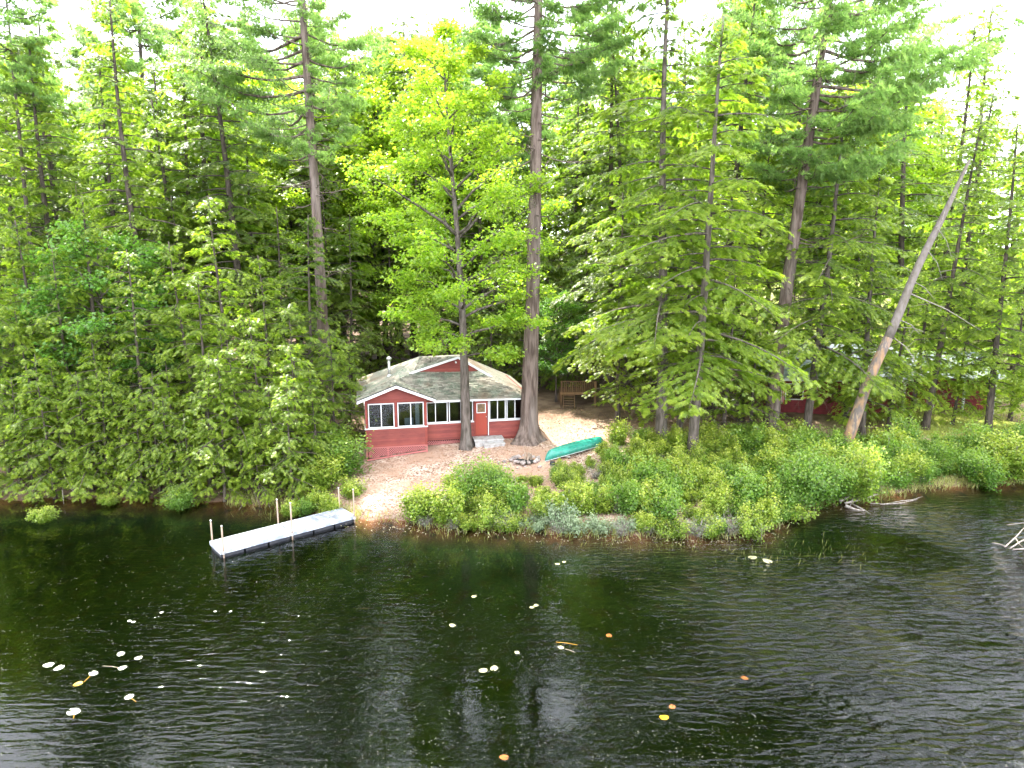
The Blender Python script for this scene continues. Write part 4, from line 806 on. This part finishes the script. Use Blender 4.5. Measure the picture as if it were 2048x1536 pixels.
T('young_maple', m_y[0], base(240, 38.8), 'young maple with vivid green leaves glowing amid the left hemlocks', leaf='broad', bark='bark', s=1.35)
T('young_maple', m_y[0], base(55, 38.0), 'small bright green maple at the far left behind the shore hemlocks', leaf='broad', bark='bark', s=.9, rz=2)
T('young_maple', m_y[0], base(150, 40.8), 'lean young maple with green leaves between the two left hemlocks', leaf='broad', bark='bark', s=1.1, rz=4)
T('young_maple', m_y[0], base(1112, 48.6), 'understorey maple just right of the huge pine by the cabin', leaf='broad', bark='bark_dark', s=.8, rz=3)
T('young_maple', m_y[1], base(600, 56), 'sunlit maple behind the bare pine trunk', leaf='maple', bark='bark_dark', s=1.1)
T('young_maple', m_y[1], base(760, 58), 'yellow green maple rising behind the cabin chimney', leaf='maple', bark='bark_dark', s=1.1, rz=2.2)
# the wood behind: many trees nothing tells apart
rb = random.Random(77); placed = []
def name_tall(ms): return ms is not m_m
def back(kind, me_, leaf, px0, px1, Y0, Y1, n, s0, s1, lab, grp, bark='bark_dark', gap=2.2):
    for k in range(n):
        for tr_ in range(30):
            Y = rb.uniform(Y0, Y1); px = rb.uniform(px0, px1); b_ = base(px, Y)
            if -11 < b_[0] < 6 and Y < 50.5: continue
            if 16 < b_[0] < 34 and Y < 56: continue
            dd_ = ((b_[0] + 1) * -.588 + (Y - 38) * .809)
            if 0 < dd_ < 19 and abs((b_[0] + 1) * .809 + (Y - 38) * .588) < 6 and name_tall(me_): continue      # the open strip that lets the sun reach the yard
            if all((b_[0] - q[0]) ** 2 + (b_[1] - q[1]) ** 2 > gap * gap for q in placed): break
        placed.append(b_); T(kind, me_[k % len(me_)], b_, lab, group=grp, leaf=leaf, bark=bark, rz=rb.uniform(0, 6.28), s=rb.uniform(s0, s1))
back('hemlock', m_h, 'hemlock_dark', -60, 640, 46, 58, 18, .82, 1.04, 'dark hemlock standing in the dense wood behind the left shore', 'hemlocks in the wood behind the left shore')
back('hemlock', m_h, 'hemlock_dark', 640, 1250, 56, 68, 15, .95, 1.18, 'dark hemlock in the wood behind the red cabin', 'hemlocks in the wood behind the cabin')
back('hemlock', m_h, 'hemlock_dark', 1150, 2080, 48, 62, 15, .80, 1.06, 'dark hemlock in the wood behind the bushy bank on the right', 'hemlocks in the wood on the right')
back('pine', [m_pb], 'pine', -60, 1850, 60, 85, 20, 1.05, 1.4, 'distant pine with feathery crown rising above the wood', 'distant pines above the wood')
back('broadleaf_tree', [m_y[1]], 'maple', -80, 1850, 60, 84, 26, 1.3, 1.8, 'distant leafy tree catching the sun at the back of the wood', 'sunlit leafy trees at the back of the wood')
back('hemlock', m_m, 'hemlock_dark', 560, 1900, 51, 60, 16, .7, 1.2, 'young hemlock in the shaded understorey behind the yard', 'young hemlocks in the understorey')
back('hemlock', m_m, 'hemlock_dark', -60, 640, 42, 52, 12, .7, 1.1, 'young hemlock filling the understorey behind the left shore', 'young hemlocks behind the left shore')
back('hemlock', m_h, 'hemlock', -400, 1950, 70, 110, 46, 1.0, 1.35, 'far hemlock in the deep wood beyond the clearing', 'far hemlocks in the deep wood', gap=3)
back('hemlock', m_h, 'hemlock', 2180, 2800, 48, 70, 4, .6, .8, 'hemlock standing beyond the right edge of the view', 'hemlocks beyond the right edge', gap=3)
back('hemlock', m_h, 'hemlock', -900, -80, 42, 60, 10, .8, 1.0, 'hemlock standing beyond the left edge of the view', 'hemlocks beyond the left edge', gap=3)

# leaning dead trunk
sb = Vector((18.45, 38.6, gz(18.45, 38.6) - .2)); stp = Vector(at_y(1941, 322, 40.2)); sn = thing('leaning_snag', 'dead leaning trunk with peeled orange wood at its foot and broken tip', 'dead tree', sb)
rng = np.random.RandomState(9); t = np.linspace(0, 1, 22); Pn = np.array([list((stp - sb) * float(k)) for k in t]); Pn[:, 0] += .35 * np.sin(t * 3.1) * -1 + .05 * np.sin(t * 17); Pn[:, 2] += .1 * np.sin(t * 9)
Rn = np.interp(t, [0, .04, .1, .4, .8, 1], [.25, .33, .31, .26, .17, .07])
MB().tube(Pn[:10], Rn[:10] , 12).build('trunk', M['snag'], sn, True); MB().tube(Pn[9:], Rn[9:], 11).build('upper_trunk', M['snag_bark'], sn, True)
MB().tube(Pn[:5] + np.array([.03, .05, .02]), Rn[:5] * 1.02, 9).build('bark_patch', M['snag_bark'], sn, True)
for (a_, b_, c_, d_, r_) in [(1818,586,1962,661,.035),(1800,640,1838,668,.03),(1782,672,1832,722,.035),(1822,560,1870,600,.02),(1795,655,1850,664,.02),(1872,452,1905,520,.02),(1890,420,1870,470,.015),(1905,392,1938,430,.015),(1855,500,1885,560,.02),(1900,400,1880,380,.015),(1925,352,1900,340,.012),(1760,720,1730,700,.02),(1830,560,1800,530,.015)]:
    p0 = Vector(at_y(a_, b_, 39.6)) - sb; p1 = Vector(at_y(c_, d_, 39.3)) - sb; mid = (p0 + p1) / 2 + Vector((.05, -.1, .12)); q = MB(); q.tube([p0, mid, p1], [r_, r_ * .75, r_ * .25], 6)
    for j in range(3):
        f = rng.uniform(.3, .9); s0 = p0.lerp(p1, f) + Vector((0, 0, .08)); q.tube([s0, s0 + Vector(rng.normal(0, .28, 3)) + Vector((.15, 0, -.15))], [r_ * .4, r_ * .15], 4)
    q.build('dead_branch', M['twig'], sn)

# ---------------------------------------------------------------- shrubs
SB = [make_shrub(1.15, .85, k, 3400, .10) for k in (1, 2, 3)] + [make_shrub(1.7, 1.0, 4, 4600, .11, 20), make_shrub(.75, .7, 5, 2600, .075, 22), make_shrub(2.4, 1.1, 6, 5600, .11, 22)]
SB.append(make_shrub(.9, .7, 9, 260, .06, 46))
SX = [-4.3,-3.4,-2.5,-1,0,2,3.4,5,7,12,16,20,25,30]; SY = [30.9,31.9,33.2,34.2,34.4,35.0,36.2,37.8,39.6,40.0,40.5,40.5,40.5,41.0]
rg = random.Random(12); x = -4.4; ns = 0
while x < 31:
    y0 = float(np.interp(x, SHX, SHY)); lim = float(np.interp(x, SX, SY)); y = y0 + rg.uniform(.0, .4)
    while y < lim:
        xx = x + rg.uniform(-.4, .4); yy = y + rg.uniform(-.3, .3)
        if not (1.3 < xx < 5.6 and yy > 34.5 + (xx - 1.3) * .78 and xx < 4.6) and not (xx > 19 and rg.random() < .25):
            d_ = y - y0
            if xx < 12.6:
                gy = rg.random(); leaf = 'shrub' if gy < .8 else 'shrub_green'; me_ = rg.choice(SB[:3]) if d_ > .8 else rg.choice([SB[0], SB[4], SB[1]]); lab, grp = ('yellow green leafy shrub on the bank below the upturned canoe', 'yellow green shrubs on the near bank')
                if 1.0 < xx < 5.2 and d_ < 1.0: leaf, me_, lab, grp = 'shrub_grey', SB[4], 'low grey green shrub at the waterline of the near bank', 'low grey green shrubs at the waterline'
                s_ = rg.uniform(.7, 1.15) if d_ < 4 else rg.uniform(.55, .95)
            else:
                leaf = 'shrub_green' if rg.random() < .75 else 'shrub'; me_ = rg.choice(SB[:4]); lab, grp = ('fresh green shrub on the bank right of the point', 'fresh green shrubs on the right bank'); s_ = rg.uniform(.75, 1.25)
            if 0 < xx < 5.2 and d_ > 1.6: s_ *= .62
            zx = [(-2.5,'at the left tip by the bare beach'),(.3,'below the tall sapling on the slope'),(3.2,'below the stone fire ring'),(5.6,'below the upturned canoe'),(8.2,'left of the first tall hemlock trunk'),(10.3,'around the leaning hemlock'),(12.6,'near the point'),(15.5,'behind the pale rounded bush'),(18.4,'left of the driftwood pile'),(21.5,'below the leaning dead trunk'),(25,'below the red outbuilding'),(99,'at the far right')]
            zl = next(t_ for l_, t_ in zx if xx < l_); row = 'at the waterline' if d_ < 1.2 else ('halfway up the bank' if d_ < 3.6 else 'along the top of the bank')
            kind_ = {'shrub': 'yellow green shrub', 'shrub_green': 'fresh green shrub', 'shrub_grey': 'low grey green shrub'}[leaf]
            lab = kind_ + ' ' + row + ' ' + zl; grp = lab.replace('shrub', 'shrubs', 1)
            shrub('shrub', me_, (xx, yy, gz(xx, yy) - .03), lab, grp, leaf, rg.uniform(0, 6.28), s_).scale = (s_ * rg.uniform(.8, 1.1), s_ * rg.uniform(.8, 1.1), s_ * rg.uniform(.75, 1.5)); ns += 1
        y += rg.uniform(.85, 1.35)
    x += rg.uniform(.75, 1.05)
for k_, (px_b, py_b, s_b) in enumerate([(850,1045,.7),(905,1048,.8),(1010,1052,.9),(1120,1060,.8),(1240,1062,.9),(1300,1060,.8),(1395,1066,1.0),(1455,1060,1.1),(1500,1050,.9),(1330,960,.9),(1190,980,.8),(1480,990,.9),(1690,990,.9),(1760,965,1.0),(1830,965,.9),(690,965,.7),(1230,1030,.9),(1050,1020,.7)]):
    p = at_z(px_b, py_b, .15); shrub('bare_shrub', SB[6], (p[0], p[1], gz(p[0], p[1]) - .03), 'nearly leafless grey twiggy bush among the green bank shrubs', 'leafless twiggy bushes on the bank', 'shrub_grey', k_ * 2.1, s_b)
def sp(me_, px, py, z, s_, lab, leaf='shrub', rz=0): 
    p = at_z(px, py, z); shrub('shrub', me_, (p[0], p[1], max(gz(p[0], p[1]), -.02) - .03), lab, None, leaf, rz, s_)
sp(SB[5], 962, 985, .9, .88, 'tall loose sapling shrub standing alone on the open slope', 'shrub_green')
sp(SB[3], 985, 960, .9, .6, 'small airy shrub touching the tall sapling shrub on the slope', 'shrub', 2)
sp(SB[5], 1600, 1000, .4, 1.15, 'pale topped rounded bush hanging over the water at the tip of the point', 'shrub_green', 1)
sp(SB[5], 1640, 985, .5, 1.0, 'green bush left of the driftwood pile', 'shrub_green', 2)
sp(SB[4], 1590, 1030, .1, 1.1, 'yellow bush at the very tip of the point', 'shrub', 2)
sp(SB[0], 88, 1043, 0, .62, 'small light green bush standing alone in the dark water', 'shrub', 1)
sp(SB[3], 362, 1012, .1, .62, 'vivid green low bush at the waterline under the left hemlocks', 'shrub_green', 3)
sp(SB[0], 275, 985, .3, .7, 'bright green bush on the shaded left shore', 'shrub_green', 3)
sp(SB[0], 220, 1005, .1, .5, 'low light bush at the left waterline', 'shrub', 1)
for k, (px, py, s_, lf) in enumerate([(690,955,1.25,'shrub_green'),(650,975,1.0,'shrub'),(700,985,.8,'shrub'),(640,1000,.8,'shrub'),(610,1005,.7,'shrub_green'),(665,1005,.6,'shrub'),(580,1010,.6,'shrub'),(655,930,1.2,'shrub_green')]):
    sp(SB[3 if k in (0, 1, 7) else k % 3], px, py, .5, s_, ['large bright shrub at the left corner of the cabin porch','leafy shrub above the shore end of the dock','small shrub at the left edge of the bare beach','shrub behind the middle of the dock','low shrub behind the middle pipes of the dock','little shrub beside the shore end of the dock','low shrub left of the middle dock pipes','shrub under the spire hemlock left of the porch'][k], lf, k)

# ---------------------------------------------------------------- grass, reeds, litter, flecks (nobody could count them)
def blades(name, pts, h0, h1, wid, m, seed, lean=.35):
    rng = np.random.RandomState(seed); n = len(pts); P = np.array(pts); az = rng.uniform(0, 6.28, n); S = np.stack([np.cos(az), np.sin(az), np.zeros(n)], -1); D = norm(np.stack([rng.normal(0, lean, n), rng.normal(0, lean, n), np.ones(n)], -1))
    me_ = scatter(name, [(0, .5 * wid, 0), (0, -.5 * wid, 0), (.6, .2 * wid, .05), (1, 0, .16)], [(0, 1, 2), (1, 3, 2)], P, D, S, np.cross(D, S), rng.uniform(h0, h1, n), rng.uniform(0, 1, n)); o = link(name, me_, M[m]); o['kind'] = 'stuff'; return o
rng = np.random.RandomState(8); pts = []
for k in range(9000):
    x = rng.uniform(-14, 30); sh = np.interp(x, SHX, SHY); y = sh + rng.normal(.25, .35)
    if -7 < x < -4.6 and rng.rand() < .8: continue
    pts.append((x, y, max(gz(x, y), -.05)))
for k in range(5000):
    x = rng.uniform(21, 34); y = rng.uniform(38, 48); pts.append((x, y, gz(x, y)))
blades('shore_grass', pts, .12, .42, .10, 'grass', 1)
pts = []
for (cx, cy, sx, sy, n) in [(1530,1105,60,16,60),(1660,1105,60,16,60),(1450,1090,60,12,40),(1330,1092,70,8,40),(1180,1078,80,7,60),(1000,1070,70,6,50),(540,1030,30,6,50),(880,1066,30,6,30)]:
    for k in range(n): p = at_z(rng.normal(cx, sx), rng.normal(cy, sy), 0); pts.append((p[0], p[1], -.05))
blades('reeds', pts, .10, .34, .05, 'grass', 2, .22)
def flat(name, n, gen, s0, s1, m, seed, tilt=.15, asp=.5):
    rng = np.random.RandomState(seed); P = np.array([gen(rng) for _ in range(n)]); az = rng.uniform(0, 6.28, n); D = norm(np.stack([np.cos(az), np.sin(az), rng.normal(0, tilt, n)], -1)); N_ = norm(np.array([0, 0, 1.]) + rng.normal(0, tilt, (n, 3))); S = norm(np.cross(N_, D))
    o = link(name, scatter(name, [(0, 0, 0), (.5, asp * .5, .03), (1, 0, 0), (.5, -asp * .5, .03)], LEAF_F, P, D, S, np.cross(D, S), rng.uniform(s0, s1, n)), M[m]); o['kind'] = 'stuff'; return o
def gl(rng):
    x, y = rng.uniform(-9, 14), rng.uniform(31, 47); return (x, y, gz(x, y) + .012)
flat('leaf_litter', 16000, gl, .05, .14, 'litter', 3, .5)
def gw_(rng):
    p = at_z(rng.uniform(-100, 2150), 1060 + 520 * rng.uniform(0, 1) ** .8, 0)
    return (p[0], min(p[1], float(np.interp(p[0], SHX, SHY)) - .3), .003)
flat('pollen_flecks', 5200, gw_, .008, .028, 'fleck', 4, .01)
def gs(rng):
    x = rng.uniform(-8, 16); return (x, float(np.interp(x, SHX, SHY)) - abs(rng.normal(0, .55)) - .05, .004)
flat('floating_debris', 700, gs, .03, .13, 'reed_dry', 5, .01, .3)

# ---------------------------------------------------------------- lily pads
def pad_mesh(seed):
    rng = random.Random(seed); q = MB(); n = 18; vs = [(0, 0, .004)]; 
    for k in range(n): a_ = .22 + k / (n - 1) * (6.283 - .44); r = 1 + rng.uniform(-.05, .05); vs.append((r * math.cos(a_) * 1.12, r * math.sin(a_) * .9, .012 + .05 * math.sin(a_ * 2 + seed)))
    q.add(vs, [(0, k, k + 1) for k in range(1, n)]); return q.mesh('lily_pad', True)
PM = [pad_mesh(k) for k in range(4)]
pads = [(97,1330,.17,'pad','white gleaming lily pad at the far left of the pad group'),(118,1336,.17,'pad','white gleaming lily pad touching the leftmost one'),(187,1347,.16,'pad','gleaming lily pad just above the yellow one'),
(245,1336,.14,'pad','gleaming lily pad in the middle row right of the yellow one'),(242,1308,.15,'pad','thin gleaming lily pad topmost in its cluster'),(277,1316,.13,'pad','lily pad half white and half yellow at the right of its cluster'),
(258,1394,.15,'pad','white lily pad with a short stem below the cluster'),(147,1424,.20,'pad','largest white lily pad with a stem nearest the viewer'),(156,1368,.14,'pad_yellow','bright yellow lily pad in the left pad group'),
(259,1242,.08,'pad','tiny white lily pad, left one of a touching pair'),(267,1244,.08,'pad','tiny white lily pad, right one of a touching pair'),(323,1225,.08,'pad','tiny white lily pad above a submerged orange leaf'),
(430,1223,.06,'pad','tiny white dot of a lily pad, third from the dock reflection'),(461,1223,.06,'pad','tiny white lily pad right of its lone twin'),(905,1251,.13,'pad_pale','pale cream lily pad in the dark middle water'),
(948,1193,.11,'pad_pale','pale lily pad with a small stalk near the green reflection'),(1034,1305,.10,'pad_pale','small pinkish lily pad alone in the middle water'),(966,1341,.15,'pad_pale','pinkish lily pad, left one of the middle pair'),
(988,1337,.15,'pad_pale','cream lily pad, right one of the middle pair'),(1064,1215,.10,'pad_pale','cream lily pad, lower one of the upper middle pair'),(1072,1211,.11,'pad_pale','cream lily pad, upper one of the upper middle pair'),
(1122,1295,.12,'pad_pale','pale lily pad tangled with a floating yellow stalk'),(1328,1435,.14,'pad_yellow','single bright yellow lily pad in the lower right water'),(1218,1262,.13,'pad_orange','orange lily leaf sunken just under the middle right water'),
(1008,1503,.13,'pad_orange','reddish leaf just under the water near the bottom edge'),(1345,1403,.12,'pad_orange','orange brown leaf above the single yellow lily pad'),(1490,1346,.12,'pad_orange','rusty sunken leaf at the right of the middle water'),
(1505,1115,.22,'pad_pale','reddish lily pad in front of the point, left one of a row'),(1535,1122,.24,'pad_pale','long pale lily pad in front of the point, right one of a row'),(1115,1128,.12,'pad_pale','pale lily pad off the middle of the bushy bank'),(1128,1124,.10,'pad_pale','small pale lily pad beside another off the bushy bank')]
for k, (px, py, r_, m_, lab) in enumerate(pads):
    p = at_z(px, py, 0); me_ = PM[k % 4].copy(); o = link('lily_pad', me_, M[m_], None, (p[0], p[1], -.16 if m_ == 'pad_orange' else .006)); r_ *= .8; o.scale = (r_, r_, r_); o.rotation_euler = (random.Random(k).uniform(-.03, .03), random.Random(k + 9).uniform(-.03, .03), k * 1.3); tag(o, lab, 'lily pad', 'lily pads on the lake')
def stalk(px0, py0, px1, py1, lab, m_='pad_yellow', r_=.008):
    a_ = Vector(at_z(px0, py0, .008)); b_ = Vector(at_z(px1, py1, .008)); o = MB().tube([(0, 0, 0), (b_ - a_) * .5 + Vector((0, .03, 0)), b_ - a_], r_, 5).build('lily_stalk', M[m_], None, True, a_); tag(o, lab, 'plant stalk', 'floating lily stalks')
stalk(182, 1350, 168, 1364, 'yellow stalk running from a gleaming pad to the yellow pad'); stalk(258, 1396, 272, 1404, 'short yellow stalk beside the white pad below the cluster'); stalk(147, 1426, 147, 1437, 'short yellow stalk under the largest white pad')
stalk(1112, 1284, 1155, 1290, 'longer yellow stalk floating by the pale tangled pad'); stalk(205, 1332, 240, 1336, 'thin stalk lying left of the middle row pad', 'pad_pale'); stalk(1130, 1298, 1150, 1305, 'shorter pale stalk beside the tangled pad', 'pad_pale')

# ---------------------------------------------------------------- driftwood
def branchy(name, lab, cat, segs, m_='twig', z=.05, seed=0):
    rng = np.random.RandomState(seed); o0 = Vector(at_z(segs[0][0], segs[0][1], 0)); t = thing(name, lab, cat, o0)
    for (x0, y0, x1, y1, r_, z0_, z1_) in segs:
        a_ = Vector(at_z(x0, y0, 0)) - o0; b_ = Vector(at_z(x1, y1, 0)) - o0; a_.z += z0_; b_.z += z1_; mid = (a_ + b_) / 2 + Vector(rng.normal(0, .04, 3)); MB().tube([a_, mid, b_], [r_, r_ * .8, r_ * .35], 6).build('branch', M[m_], t, True)
    return t
branchy('driftwood_pile', 'tangle of grey driftwood logs at the waterline right of the point', 'driftwood', [(1680,1006,1735,985,.07,.1,.35),(1690,1010,1755,996,.06,.1,.2),(1700,1000,1752,994,.05,.2,.15),(1690,1015,1728,1022,.09,.1,.0),(1715,985,1700,1012,.05,.4,.0),(1670,995,1725,1000,.04,.2,.1),(1688,990,1740,980,.05,.4,.4),(1665,1004,1700,988,.03,.1,.5),(1700,1008,1742,1026,.06,.05,-.05)], seed=1)
branchy('sunken_branch', 'long thin branches lying in the water beyond the driftwood pile', 'branch', [(1740,1008,1800,1003,.035,.03,.02),(1760,1010,1835,1000,.03,.03,.03),(1800,1003,1845,996,.02,.03,.08)], seed=2)
branchy('bleached_branch', 'bleached white forked branch in the water at the right edge', 'branch', [(2010,1095,2048,1070,.03,.02,.4),(2020,1098,2060,1085,.035,.02,.3),(2026,1100,2070,1100,.04,.02,.1),(2012,1065,2060,1062,.02,.35,.4),(1985,1085,2022,1098,.02,.0,.02),(2030,1085,2050,1098,.02,.2,.0)], seed=3)
branchy('bleached_root', 'bleached forked root at the waterline of the point', 'root', [(1440,1058,1448,1045,.025,.05,.35),(1448,1045,1462,1058,.02,.35,.1),(1446,1050,1430,1060,.02,.3,.05),(1450,1050,1470,1062,.02,.3,.0),(1444,1050,1440,1066,.02,.3,.0)], 'white', seed=4)
branchy('dead_stem', 'thin bare forked stem rising from the water off the point', 'branch', [(1522,1080,1521,1079,.012,-.1,.75),(1522,1078,1535,1078,.007,.35,.6),(1522,1079,1512,1079,.007,.4,.65)], seed=5)
branchy('fallen_limb', 'grey dead limb with bare twigs dipping to the water at the left', 'branch', [(120,985,150,1005,.03,1.6,.5),(135,995,128,1012,.02,1.0,.1),(128,990,170,995,.02,1.3,1.2),(110,975,128,992,.03,2.0,1.4)], seed=6)
branchy('shore_branch', 'curved bare branches arching to the water behind the dock', 'branch', [(522,1000,540,1020,.015,.9,.1),(505,1000,520,1015,.012,.8,.0),(500,1005,478,1020,.012,.3,.0)], seed=7)
print('shrubs', ns, 'objects', len(bpy.data.objects), 'tris', sum(len(m.polygons) for m in bpy.data.meshes))
